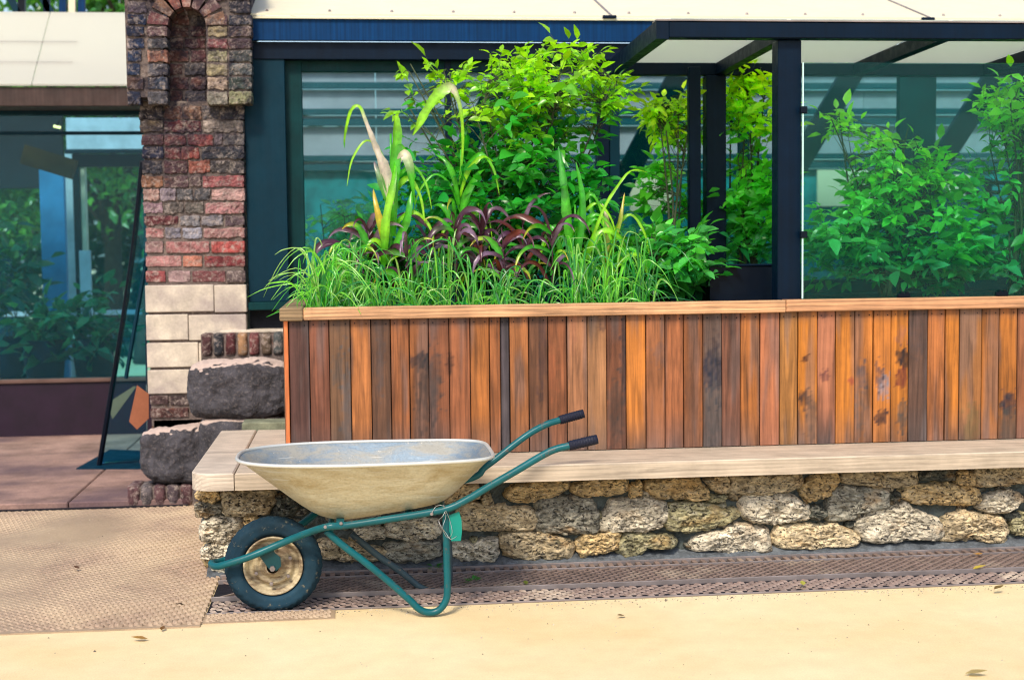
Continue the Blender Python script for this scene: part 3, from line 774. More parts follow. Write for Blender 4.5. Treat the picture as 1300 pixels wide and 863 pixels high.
# ================================================================== BRICK PILLAR
PX0, PX1 = ony(186, 400, 8.2).x, ony(313, 400, 8.2).x
bp = thing('brick_pillar', 'old worn red brick pillar with pale stone blocks low down and an arched niche on top', 'pillar', ((PX0+PX1)/2, 8.45, 0))
build('core', M().box(PX0+.012, PX1-.010, 8.210, 8.75, 0, 2.25).box(ony(214, 60, 8.2).x-.05, ony(262, 60, 8.2).x+.05, 8.262, 8.75, 2.25, 3.1).box(ony(163, 60, 8.2).x, ony(214, 60, 8.2).x-.02, 8.112, 8.75, 2.262, 3.1).box(ony(264, 60, 8.2).x, ony(319, 60, 8.2).x, 8.112, 8.75, 2.262, 3.1), BMORTAR, bp)
ca, cb, cs = (170, 240), (170, 120), 6.6375
def R(o, x0, x1, y0, y1, c, yy=8.2): return (o[0]+x0/cs, o[0]+x1/cs, o[1]+y0/cs, o[1]+y1/cs, c, yy)
BR = []
def row(o, y0, y1, items):
    for x0, x1, c in items: BR.append(R(o, x0, x1, y0, y1, c))
row(ca, -5, 100, [(75,215,(196,140,126)),(222,352,(150,128,142)),(362,500,(104,100,104)),(508,640,(90,88,94)),(650,938,(222,158,148))])
row(ca, 110, 208, [(80,245,(160,116,132)),(252,420,(104,92,88)),(428,590,(110,100,92)),(600,930,(196,116,116))])
row(ca, 225, 312, [(85,375,(118,42,52)),(385,560,(140,134,142)),(566,755,(128,120,130)),(765,935,(106,80,90))])
row(ca, 325, 418, [(90,255,(190,108,106)),(262,400,(132,124,142)),(406,575,(160,156,176)),(582,938,(186,120,116))])
row(ca, 438, 542, [(92,250,(170,118,116)),(265,640,(190,104,102)),(650,938,(206,58,48))])
row(ca, 560, 658, [(95,405,(206,124,120)),(412,578,(222,120,80)),(590,940,(150,40,48))])
row(ca, 686, 788, [(98,268,(180,62,66)),(288,478,(190,142,142)),(488,775,(140,66,70)),(782,942,(112,88,88))])
row(cb, 95, 216, [(45,250,(58,48,54)),(256,410,(150,86,50)),(416,570,(140,90,60)),(578,720,(84,78,88)),(726,932,(80,74,86))])
row(cb, 222, 322, [(50,245,(110,88,62)),(252,570,(130,36,44)),(580,925,(170,148,134))])
row(cb, 335, 430, [(60,250,(146,72,60)),(256,440,(150,60,54)),(446,670,(168,52,46)),(676,742,(150,124,136)),(750,932,(112,104,104))])
row(cb, 440, 545, [(65,250,(34,44,78)),(256,400,(136,48,44)),(406,556,(160,60,48)),(564,932,(62,66,76))])
row(cb, 556, 668, [(68,245,(60,60,72)),(250,456,(110,60,66)),(460,640,(176,84,58)),(646,932,(84,76,78))])
row(cb, 682, 782, [(65,250,(176,108,62)),(256,460,(108,72,76)),(466,570,(120,90,90)),(575,930,(180,76,78))])
# base bricks
for x0, x1, y0, y1, c in ((190,214,501,514,(96,66,66)),(216,240,502,515,(84,62,64)),(190,240,517,531,(108,60,56))): BR.append((x0, x1, y0, y1, c, 8.2))
# niche and wings at the top
rb = random.Random(11)
yr = [18, 33, 48, 63, 80, 97, 115, 134]
for a, b in zip(yr[:-1], yr[1:]):
    off = rb.choice((0, 8))
    BR.append((215, 236+off-4, a+1, b-1, rb.choice(((110,60,60),(84,62,70),(126,70,58))), 8.25)); BR.append((238+off-4, 261, a+1, b-1, rb.choice(((120,66,60),(90,84,92),(108,56,64))), 8.25))
LW = [((30,48,86),(60,58,74)), ((34,50,84),(120,84,90)), ((30,52,92),(84,84,92)), ((32,54,92),(196,112,70)), ((30,56,96),(96,92,104)), ((110,76,66),(60,72,96)), ((34,50,84),(92,88,96))]
for (a, b), (c1, c2) in zip(zip(yr[:-1], yr[1:]), LW):
    BR.append((161, 178+rb.random()*8, a+1, b-1, c1, 8.10)); BR.append((187, 213, a+1, b-1, c2, 8.10))
RW = [((110,70,80),(60,66,84)), ((190,164,108),(110,84,84)), ((146,66,74),(92,64,74)), ((176,166,110),(78,82,84)), ((176,156,104),(92,100,104)), ((196,160,130),(70,84,80)), ((150,140,120),(160,158,104))]
for (a, b), (c1, c2) in zip(zip(yr[:-1], yr[1:]), RW):
    BR.append((263, 289, a+1, b-1, c1, 8.10)); BR.append((290, 320, a+1, b-1, c2, 8.10))
for a, b in ((2, 17), (-14, 1), (-30, -15), (-46, -31)):
    BR.append((161, 186, a, b, (96, 80, 96), 8.10)); BR.append((188, 213, a, b, (120, 74, 70), 8.10)) if b < 8 else 0; BR.append((290, 318, a, b, (66, 66, 78), 8.10)); BR.append((264, 288, a, b, (110, 70, 76), 8.10)) if b < 8 else 0
def DS(c, k=.66, d=.34):
    c = S(*c); l = (c[0]+c[1]+c[2])/3; return tuple((v+(l-v)*d)*k for v in c[:3])+(1,)
for i, (x0, x1, y0, y1, c, yy) in enumerate(BR):
    p, q = ony(x0, y1, yy), ony(x1, y0, yy); worn = .004 if yy == 8.2 and y0 > 300 else .010
    if yy < 8.15: worn = .009
    build('brick', blob(p.x+.002, q.x-.002, yy+(rb.random()-.5)*.008, yy+.11, p.z+.002, q.z-.0015, 26, (20, 5, 8), worn*.9, 15, i*2.3, worn*.7, 75), BRICK, bp, smooth=False, color=DS(c))
# arch of the niche: bricks on edge round the head
cx, cz = ony(238, 34, 8.12).x, ony(238, 34, 8.12).z; ri, ro = .105, .215
for k in range(7):
    a0, a1 = math.pi*k/7+.04, math.pi*(k+1)/7-.04
    def P4(r, a): return (cx+r*math.cos(a), cz+r*math.sin(a))
    m = M().prism([P4(ri, a0), P4(ro, a0+.01), P4(ro, a1-.01), P4(ri, a1)], 8.095, 8.24)
    build('brick', m, BRICK, bp, color=DS(rb.choice(((170,84,66),(120,76,80),(150,100,70),(134,60,66)))), fix=True)
for k in range(3):
    build('brick', blob(ony(188+k*35, 2, 8.12).x, ony(188+k*35+33, 2, 8.12).x, 8.13, 8.24, 2.93, 3.0, 8, (8, 4, 4), .008, 16, k), BRICK, bp, smooth=True, color=S(110, 80, 90))
# pale ashlar blocks
for x0, x1, y0, y1 in ((185,271.5,361,397),(272.5,313,361,397),(186,239,398.5,432.5),(240,313,398.5,432.5),(187,252,434,467),(253,313,434,467),(188,241,468.5,500.5),(242,313,468.5,500.5)):
    p, q = ony(x0, y1, 8.2), ony(x1, y0, 8.2)
    k = .92+.12*rb.random()
    build('stone_block', M().box(p.x+.0015, q.x-.0015, 8.192+.003*rb.random(), 8.3, p.z+.0015, q.z-.0015, .004), ASHLAR, bp)
build('brick', M().box(PX0+.02, PX1-.02, 8.21, 8.3, .0, ony(200, 532, 8.2).z-.004, .004), BRICK, bp, color=S(90, 70, 70), label='foot course')

# ================================================================== BIG ROUGH STONES AND BRICK LEDGE
p, q = ony(238, 531, 7.74), ony(366, 448, 7.74)
o = build('rough_block', blob(p.x, q.x+.02, 7.72, 8.06, .505, ony(300, 458, 7.76).z, 4.2, (80, 40, 48), .018, 6, 4, .006, 42), GRANITE, loc=((p.x+q.x)/2, 7.9, .5), smooth=True)
tag(o, 'dark rough stone block with its lit top painted pale, upper one against the planter', 'stone block')
p, q = ony(177, 612, 7.97), ony(300, 540, 7.97)
o = build('rough_block', blob(p.x, q.x+.01, 7.96, 8.185, .125, ony(220, 541, 8.05).z, 4., (72, 32, 52), .020, 6, 9, .007, 42), GRANITE, loc=((p.x+q.x)/2, 8.1, .12), smooth=True)
tag(o, 'dark rough stone block standing lower on a brick base by the terrace', 'stone block')
# brick base of the lower block
bb = thing('brick_step', 'low brick step under the lower dark stone block', 'brick base', (-1.05, 8.1, 0))
x0 = onz(163, 643, 0).x; n = 6
for k in range(n):
    a = x0+k*.072; build('brick', blob(a, a+.068, 7.965, 8.20, .0, .118+.003*rb.random(), 8, (4, 9, 5), .004, 20, k*4.), BRICK, bb, smooth=True, color=DS(rb.choice(((116,70,76),(96,76,84),(104,92,96)))))
build('mortar', M().box(x0+.01, x0+n*.072-.01, 7.98, 8.19, 0, .110), BMORTAR, bb)
# packing under the upper block
sb = thing('stone_footing', 'low stone and brick packing under the upper dark block', 'stone footing', (-.5, 7.9, 0))
build('stone', blob(-.86, -.34, 7.73, 8.18, 0, .505, 10, (12, 10, 10), .01, 9, 3), GRANITE, sb, smooth=True)
# soldier course ledge
lg = thing('brick_ledge', 'brick ledge of upright bricks running behind the upper dark block', 'brick ledge', (-.4, 8.1, 0))
zt, zb = ony(300, 423, 8.08).z, ony(300, 452, 8.08).z
cl = [(96,52,56),(58,60,70),(116,46,52),(190,132,66),(150,64,66),(110,86,62),(90,96,96),(146,120,84),(108,70,66),(130,60,58),(90,70,70)]
xa = ony(255, 440, 8.08).x
for k in range(26):
    a = xa+k*.066
    build('brick', blob(a+.004, a+.060, 8.07, 8.27, zb, zt, 8, (4, 6, 7), .004, 20, k*4.), BRICK, lg, smooth=True, color=DS(cl[k % 11]))
build('mortar', M().box(xa, xa+26*.066, 8.09, 8.29, 0, zt-.006), BMORTAR, lg)
build('coping', M().box(xa+.10, xa+26*.066, 8.16, 8.31, zt-.004, zt+.012, .003), ASHLAR, lg)

# ================================================================== GREENHOUSE (right, behind the planter)
gh = thing('greenhouse', 'long greenhouse with a blue gutter, white roof and dark green window frames', 'greenhouse', (3., 10., 0))
FY = 8.2
zf1, zf0 = 2.712, 2.588; zs = 2.50
XL = ony(316, 40, FY).x; XR = 6.5
build('gutter_board', M().box(XL, XR, FY, FY+.03, zf0, zf1, .003), BLUEF, gh)
build('gutter_lip', M().box(XL, XR, FY-.018, FY+.10, zf1-.004, zf1+.008), WHITEP, gh)
build('soffit_beam', M().box(XL+.01, XR, FY+.04, FY+.2, ony(400, 76, FY+.05).z, zf0-.002, .003), NAVY, gh)
# white roof sheets with a shallow pitch, seams run up the slope
xe = [XL-.02, ony(775, 22, FY).x, ony(1178, 27, FY).x, 4.35, 5.4, XR]
sl_ = math.tan(math.radians(18))
for a, b in zip(xe[:-1], xe[1:]):
    y0, y1 = FY-.02, 10.4; z0 = zf1+.010; z1 = z0+(y1-y0)*sl_
    m = M().add([(a+.003, y0, z0), (b-.003, y0, z0), (b-.003, y1, z1), (a+.003, y1, z1), (a+.003, y0, z0+.012), (b-.003, y0, z0+.012), (b-.003, y1, z1+.012), (a+.003, y1, z1+.012)],
                [(0, 3, 2, 1), (4, 5, 6, 7), (0, 1, 5, 4), (1, 2, 6, 5), (2, 3, 7, 6), (3, 0, 4, 7)])
    sh = build('roof_sheet', m, WHITEP, gh)
    # rivets along the eave
    r_ = M(); k = a+.12
    while k < b-.05:
        r_.lathe([(.0001, .012), (.006, .010), (.009, 0)], (k, FY+.06, z0+.012+.08*sl_), 'z', 8); k += .352
    build('rivet', r_, RAIL, sh, kind='stuff')
    build('seam', M().beam((b, y0, z0+.010), (b, y1, z1+.010), .012, .014), RAIL, sh)
    build('seam_clip', M().box(b-.05, b+.03, y0-.012, y0+.02, z0-.004, z0+.014, .003), NAVY, sh)
# left corner panel, sill
zsill = ony(314, 384, FY).z
XC = ony(363, 200, FY).x
build('corner_panel', M().box(PX1+.012, XC, FY+.05, FY+.12, zsill, zf0-.004, .003), TEALP, gh)
build('sill', M().box(PX1+.012, XR, FY-.0, FY+.14, zsill-.045, zsill, .004), GREENP, gh)
build('plinth', M().box(PX1+.012, XR, FY+.10, FY+.22, 0, zsill-.047), DARK, gh)
# window frames: (px0, px1)
GY_ = 8.34
ztop = ony(500, 77, GY_).z; zlow = ony(500, 92, GY_).z
def post(a, b, m_, y0=GY_-.03, y1=GY_+.04, zt_=2.58, name='mullion'):
    xa_, xb_ = ony(a, 230, GY_).x, ony(b, 230, GY_).x
    build(name, M().box(xa_, xb_, y0, y1, zsill+.001, zt_, .003), m_, gh)
post(364, 386, GREENP, name='frame_post'); post(566, 574, NAVY); post(757, 772, NAVY, GY_-.05); post(773, 786, TEALP); post(938, 950, GREENP); post(1140, 1186, GREENP, GY_-.02); post(1345, 1370, GREENP)
post(1500, 1530, GREENP)
build('head_rail', M().box(XC+.002, XR, GY_-.025, GY_+.035, zlow, ztop-.002, .003), GREENP, gh)
build('bottom_rail', M().box(XC+.002, XR, GY_-.026, GY_+.036, zsill+.001, zsill+.08, .003), GREENP, gh)
ed = [386, 566, 757, 938, 1140, 1345, 1500]; ed2 = [386, 574, 786, 950, 1186, 1370]
for a, b in zip(ed2, ed[1:]):
    build('window_pane', M().box(ony(a, 230, GY_).x, ony(b, 230, GY_).x, GY_, GY_+.006, zsill+.08, zlow), G_HOUSE, gh)
# back wall of the greenhouse seen through the glass: pale cladding between green rails
BY = 12.0
def bz(py): return ony(700, py, BY).z
bx0, bx1 = -1.2, 8.6
bands = [(92, 106, 'p'), (106, 114, 'g'), (114, 139, 'p'), (139, 146.5, 'g'), (146.5, 151.5, 'w'), (151.5, 160, 'g'), (160, 197, 'p'), (197, 204, 'g'), (204, 208, 'w'), (208, 216, 'g')]
for (a, b, t) in bands:
    z1, z0 = bz(a), bz(b)
    if t == 'g': build('wall_rail', M().box(bx0, bx1, BY-.06, BY, z0, z1), RAILG, gh)
    else:
        k = bx0
        while k < bx1: build('cladding_panel', M().box(k+.002, k+1.398, BY, BY+.03, z0+.003, z1-.003), BEAMC if t == 'p' else BEAMC, gh); k += 1.4
build('wall_head', M().box(bx0, bx1, BY-.05, BY+.05, bz(92)+.002, bz(70)), GREENP, gh)
build('lower_wall', M().box(bx0, bx1, BY, BY+.05, 0, bz(216)-.002), paint('teal_board_paint', S(20, 130, 140, .8), .6, .5), gh)
for (a, b, c, d) in ((800, 852, 217, 270), (1038, 1112, 216, 262), (1190, 1232, 222, 250)):
    build('opening_light_board', M().box(ony(a, c, BY-.1).x, ony(b, c, BY-.1).x, BY-.1, BY-.07, ony(a, d, BY-.1).z, ony(a, c, BY-.1).z), WHITEP, gh)  # daylight of the openings painted as white boards
# inner columns and diagonal braces
IY = 10.3
for (a, b, c, d) in ((862, 95, 775, 262), (1082, 92, 1005, 222), (1262, 98, 1176, 232), (640, 95, 560, 250)):
    build('diagonal_brace', M().beam(ony(a, b, IY), ony(c, d, IY), .06, .16, (1, 0, 0)), TEALP, gh)
for px in (700, 1000, 1300):
    c = ony(px, 200, IY).x; build('inner_column', M().box(c-.05, c+.05, IY, IY+.1, 0, 3.0), TEALP, gh)
# slatted grey bench inside, far right
sbn = thing('slatted_screen', 'dark blue slatted screen inside the greenhouse by its right end', 'screen', (ony(1250, 300, 10.9).x, 10.9, 0))
xa_, xb_ = ony(1222, 300, 10.9).x, ony(1330, 300, 10.9).x
for k in range(9):
    z = ony(1250, 232+k*12, 10.9).z
    build('slat', M().box(xa_+.02*k, xb_, 10.88, 10.92, z-.022, z+.012, .003), NAVY, sbn)
for xx in (xa_+.2, xb_-.05): build('leg', M().box(xx, xx+.05, 10.92, 10.96, 0, ony(1250, 228, 10.9).z), NAVY, sbn)

# ================================================================== STEEL CANOPY OVER THE PLANTER
cn = thing('steel_canopy', 'dark blue steel canopy frame with milky roof panes standing on the planter', 'canopy', (2.4, 7.0, 1.08))
CY0, CY1 = 6.45, 7.66; zc1, zc0 = ony(1000, 29.5, CY0).z, ony(1000, 50, CY0).z
cx0 = ony(832, 40, CY0).x; cx1 = 4.9
build('front_beam', M().box(cx0+.056, cx1, CY0-.03, CY0+.05, zc0, zc1, .004), NAVY, cn)
build('front_trim', M().box(cx0-.004, cx1, CY0-.036, CY0+.05, zc1+.001, zc1+.007), RAIL, cn)
zb1, zb0 = ony(1000, 80.5, CY1).z, ony(1000, 96, CY1).z
build('back_beam', M().box(cx0+.056, cx1, CY1, CY1+.07, zb0, zb1, .004), NAVY, cn)
build('end_beam', M().add(*(lambda a, b: ([(cx0-.002, CY0-.03, zc0-.006), (cx0+.055, CY0-.03, zc0-.006), (cx0+.055, CY0-.03, zc1+.002), (cx0-.002, CY0-.03, zc1+.002), (cx0-.002, CY1+.07, zb0-.006), (cx0+.055, CY1+.07, zb0-.006), (cx0+.055, CY1+.07, zb1+.004), (cx0-.002, CY1+.07, zb1+.004)],
    [(0, 1, 2, 3), (7, 6, 5, 4), (0, 4, 5, 1), (1, 5, 6, 2), (2, 6, 7, 3), (3, 7, 4, 0)]))(0, 0)), NAVY, cn)
rx = [ony(1000, 50, CY0).x, ony(1205, 52, CY0).x, ony(1205, 52, CY0).x+.75, ony(1205, 52, CY0).x+1.5]
for a in rx: build('rafter', M().beam((a, CY0+.05, zc0+.035), (a, CY1, (zb0+zb1)/2), .055, .062), NAVY, cn)
ex = [cx0+.055]+rx
for a, b in zip(ex, ex[1:]):
    build('roof_pane', M().add([(a+.02, CY0+.0, zc1+.009), (b-.005, CY0+.0, zc1+.009), (b-.005, CY1+.1, zb1+.006), (a+.02, CY1+.1, zb1+.006), (a+.02, CY0+.0, zc1+.017), (b-.005, CY0+.0, zc1+.017), (b-.005, CY1+.1, zb1+.014), (a+.02, CY1+.1, zb1+.014)],
        [(0, 3, 2, 1), (4, 5, 6, 7), (0, 1, 5, 4), (1, 2, 6, 5), (2, 3, 7, 6), (3, 0, 4, 7)]), POLY, cn)
def cpost(a, b, yc, d, z1, name='post', z0=1.07):
    build(name, M().box(ony(a, 230, yc).x, ony(b, 230, yc).x, yc, yc+d, z0, z1, .004), NAVY, cn)
cpost(987.5, 1017, CY0+.012, .10, zc0-.002, z0=1.10)
cpost(897, 922, CY1-.02, .09, zb0-.002); cpost(875, 890, 7.45, .05, zb0+.02)
# glass pane on the cap, with black clips
PGY = 6.43
gl = thing('glass_screen', 'green tinted glass pane clipped on the planter cap, right of the main post', 'glass pane', (2.9, PGY, 1.16))
gx0 = ony(1018.5, 250, PGY).x; zg = ony(1018, 80, PGY).z
build('pane', M().box(gx0, 4.4, PGY-.004, PGY+.004, 1.162, zg), G_FRONT, gl)
build('pane_edge', M().box(gx0-.002, gx0+.004, PGY-.005, PGY+.005, 1.162, zg), paint('glass_edge', S(190, 225, 220), .2, .05), gl)
for px in (1147, 1271, 1400):
    c = ony(px, 376, PGY).x; build('clip', M().box(c-.03, c+.03, PGY-.014, PGY+.014, 1.160, 1.180, .003).tube([(c-.012, PGY-.016, 1.182), (c-.012, PGY+.016, 1.182)], .007, 8, 0).tube([(c+.014, PGY-.016, 1.182), (c+.014, PGY+.016, 1.182)], .007, 8, 0), BLACKP, gl)
for py in (140, 298):
    c = ony(1020, py, PGY); build('clip', M().box(c.x-.016, c.x+.016, PGY-.012, PGY+.012, c.z-.016, c.z+.016, .003), BLACKP, gl)
# dark trough between the posts
tr = thing('metal_trough', 'low dark blue metal trough between the two canopy posts', 'trough', (1.9, 6.9, 1.07))
ta, tb = ony(901, 350, 6.75), ony(992, 350, 6.75); zt = ony(940, 338, 6.75).z
for (x0, x1, y0, y1) in ((ta.x, tb.x, 6.75, 6.762), (ta.x, tb.x, 7.14, 7.152), (ta.x, ta.x+.012, 6.763, 7.139), (tb.x-.012, tb.x, 6.763, 7.139)):
    build('side_panel', M().box(x0, x1, y0, y1, 1.07, zt, .002), BLACKP, tr)
build('rim', M().box(ta.x-.004, tb.x+.004, 6.742, 6.768, zt+.001, zt+.010, .002), NAVY, tr)

# ================================================================== GLASS BUILDING ON THE LEFT
LY = 10.86
lb = thing('glass_building', 'glass fronted building on the left with a maroon plinth and brown beam', 'building', (-2.9, 12.5, 0))
z487, z553 = ony(60, 486, LY).z, .042
lx0, lx1 = -6.0, -1.30
build('plinth', M().box(lx0, lx1, LY, LY+.12, .03, z487, .004), PLINTH, lb)
build('plinth_cap', M().box(lx0, lx1, LY-.02, LY+.1, z487+.001, z487+.03, .004), paint('plinth_cap_paint', S(110, 84, 76, .7), .4), lb)
zt1 = ony(60, 141, LY).z; zt0 = ony(60, 134, LY).z
build('head_rail', M().box(lx0, lx1, LY-.01, LY+.08, zt1-.03, zt1+.03, .003), TEALP, lb)
build('cross_rail', M().box(lx0, lx1, LY+.005, LY+.06, ony(60, 171, LY).z, ony(60, 167, LY).z), TEALP, lb)
build('brown_beam', M().box(lx0, lx1+.2, LY-.35, LY+.05, ony(60, 135, LY-.35).z, ony(60, 111, LY-.35).z, .004), BROWN, lb)
for a, b in ((-6., -3.6), (-3.598, -1.31)):
    build('window_pane', M().box(a, b, LY+.03, LY+.036, z487+.03, zt1-.03), G_LEFT, lb)
# sloping milky glass roof above the beam
y0, y1 = LY-.37, LY+.35; z0 = ony(60, 109.5, y0).z; z1 = ony(60, 18, y1).z
k = lx0
while k < -1.2:
    e = min(k+1.25, -1.18)
    build('roof_glass', M().add([(k+.004, y0, z0), (e-.004, y0, z0), (e-.004, y1, z1), (k+.004, y1, z1), (k+.004, y0-.01, z0+.012), (e-.004, y0-.01, z0+.012), (e-.004, y1-.01, z1+.012), (k+.004, y1-.01, z1+.012)],
        [(0, 3, 2, 1), (4, 5, 6, 7), (0, 1, 5, 4), (1, 2, 6, 5), (2, 3, 7, 6), (3, 0, 4, 7)]), ROOFG, lb)
    k += 1.25
for f in (.30, .58):
    build('roof_bar', M().box(lx0, -2.0, y0+(y1-y0)*f-.014, y0+(y1-y0)*f-.006, z0+(z1-z0)*f-.002, z0+(z1-z0)*f+.010), RAIL, lb)
# upper frame in blue steel
for (a, b, c, d, m_) in ((-2, -30, 24, 18, TEALP), (28, -30, 28, 18, BLACKP), (58, -30, 60, 18, NAVY), (80, -30, 80, 18, BLUEF), (92, -40, 92, 18, WHITEP), (104, -30, 104, 18, BLUEF), (40, -25, 66, 18, TEALP)):
    build('upper_bar', M().beam(ony(a, b, y1+.1), ony(c, d, y1+.1), .05, .05), m_, lb)
# inside: columns, door frame, far wall, wooden beam
def inbox(name, a, b, c, d, y, dy, m_): build(name, M().box(ony(a, (c+d)/2, y).x, ony(b, (c+d)/2, y).x, y, y+dy, max(.0, ony(a, d, y).z), ony(a, c, y).z, .004), m_, lb)
IB = paint('inner_blue_paint', S(50, 120, 170, 1.), .5, .2); IB2 = paint('inner_grey_paint', S(180, 190, 204, 1.), .5, .2); IBG = paint('inner_beige_paint', S(214, 200, 176, 1.), .5, .2); WOODB = simple('brown_inner_beam', S(112, 74, 40, .55), s1=5, var=.5, bump=.1)
inbox('inner_column', 55, 86, 215, 560, 12.6, .15, IB); inbox('inner_column', 88, 97, 190, 560, 12.5, .1, IB2)
inbox('door_frame', 97, 106, 195, 560, 12.3, .08, BLACKP); inbox('door_frame', 106, 113, 208, 560, 12.32, .08, IBG); inbox('door_head', 97, 182, 196, 212, 12.3, .08, BLACKP)
inbox('inner_panel', 104, 118, 318, 560, 12.2, .05, IB2)
inbox('inner_rail', 82, 182, 190, 195, 12.1, .06, TEALP)
build('wooden_beam', M().beam(ony(30, 196, 12.0), ony(95, 216, 12.0), .1, .16), WOODB, lb)
inbox('dark_ceiling', -60, 80, 145, 240, 13.2, .05, DARK)
inbox('painted_sky_panel', 84, 182, 150, 190, 13.2, .05, IB2)  # sky brightness of the sloping roof painted as a pale panel
inbox('far_rail', 0, 180, 396, 402, 14.5, .05, IB2)
inbox('far_wall', -60, 20, 330, 620, 14.8, .05, TEALP)
# lit spot lamps
EM = bpy.data.materials.new('lamp_glow'); EM.use_nodes = True
e_ = EM.node_tree.nodes['Principled BSDF']; e_.inputs['Emission Color'].default_value = (1, .62, .16, 1); e_.inputs['Emission Strength'].default_value = 1.6
for (a, b, lab) in ((30, 141, 'small lit yellow spot lamp at the top left of the glass front'), (73, 162, 'small lit yellow spot lamp lower down, nearer the roof glass')):
    c = ony(a, b, 11.6)
    t = thing('spot_lamp', lab, 'lamp', c)
    build('shade', M().tube([c+Vector((.02, .0, .06)), c+Vector((0, 0, .01))], [.010, .018], 12, 0), BLACKP, t)
    build('bulb', M().tube([c+Vector((-.026, -.01, .010)), c+Vector((.026, -.01, -.003))], .011, 10, 0), EM, t)
# leaning triangular glass sheet between building and pillar
ls = thing('leaning_glass_sheet', 'tall pointed glass sheet with a dark frame leaning beside the brick pillar', 'glass sheet', (-1.9, 9.0, .042))
top, bot, bot2 = ony(181, 205, 8.9), onz(126, 591, .045), onz(186, 588, .045)
mid = (top+bot)/2+Vector((.02, .0, 0)); tr_ = ony(188, 260, 8.9); 
build('frame_bar', M().tube([bot, bot.lerp(top, .35)+Vector((.015, 0, 0)), bot.lerp(top, .7)+Vector((.02, 0, 0)), top], .018, 6, 3), BLACKP, ls)
def quadbox(a, b, c, d, t):
    n_ = ((b-a).cross(d-a)).normalized()*t
    return M().add([a, b, c, d, a+n_, b+n_, c+n_, d+n_], [(3, 2, 1, 0), (4, 5, 6, 7), (0, 1, 5, 4), (1, 2, 6, 5), (2, 3, 7, 6), (3, 0, 4, 7)])
build('glass', quadbox(bot+Vector((.01, 0, .02)), bot2+Vector((0, .03, .02)), tr_, top-Vector((0, 0, .03)), .006), G_LEFT, ls)
build('inner_bar', M().tube([ony(186, 330, 9.0), ony(160, 480, 9.05)], .014, 6, 0), TEALP, ls)
f0, f1, f2, f3 = onz(97, 594, .05), onz(190, 594, .05), onz(190, 560, .05), onz(150, 545, .05)
f2, f3 = onz(190, 572, .05), onz(140, 570, .05)
m = quadbox(f0, f1, f2, f3, -.008)
build('foot_plate', m, paint('foot_plate_blue', S(0, 58, 84, .5), .5, spec=.15), ls)
# cardboard leaning behind it
cbx = thing('folded_cardboard', 'folded brown cardboard leaning between the glass sheet and the pillar', 'cardboard', (-1.6, 9.6, .042))
Q = lambda pts, y: [ony(a, b, y) for a, b in pts]
build('flap', M().prism([(v.x, v.z) for v in Q([(174,489),(189,500),(189,531),(174,545),(164,535)], 8.62)], 8.62, 8.63), CARD, cbx, fix=True)
build('flap', M().prism([(v.x, v.z) for v in Q([(136,512),(170,490),(173,491),(143,532)], 9.55)], 9.55, 9.56), CARD2, cbx, label='paler flap', fix=True)

# ================================================================== PLANTS
def leaf_faces(L, W_, fold=.25, droop=.25, n=4):
    """leaf along +X, up +Z"""
    vs = []; fs = []
    for i in range(n+1):
        t = i/n; w_ = W_*.5*(math.sin(math.pi*min(1, t**.75*.97+.015))**.9); x = L*t; z = -droop*L*t*t
        vs += [(x, -w_, z+fold*w_), (x, 0, z), (x, w_, z+fold*w_)]
    for i in range(n):
        a = i*3; fs += [(a, a+3, a+4, a+1), (a+1, a+4, a+5, a+2)]
    return vs, fs
def leaf_data(name, *a):
    vs, fs = leaf_faces(*a); me = bpy.data.meshes.new(name); me.from_pydata(vs, [], fs)
    me.polygons.foreach_set('use_smooth', [True]*len(fs)); me.materials.append(LEAF); return me
LEAFS = [leaf_data('leaf_shape', 1, .58, .25, .30), leaf_data('leaf_shape', 1, .50, .35, .15), leaf_data('leaf_shape', 1, .66, .15, .45)]
def frame_of(d, roll=0.):
    d = d.normalized(); up = Vector((0, 0, 1))
    s = up.cross(d)
    if s.length < 1e-3: s = Vector((1, 0, 0))
    s.normalize(); u = d.cross(s)
    m_ = Matrix((d, s, u)).transposed()
    return m_ @ Matrix.Rotation(roll, 3, 'X')
def lerp3(a, b, t): return tuple(a[i]+(b[i]-a[i])*t for i in range(3))
LIME, MIDG, LOWG = (.38, .72, .014), (.030, .34, .03), (.008, .19, .095)
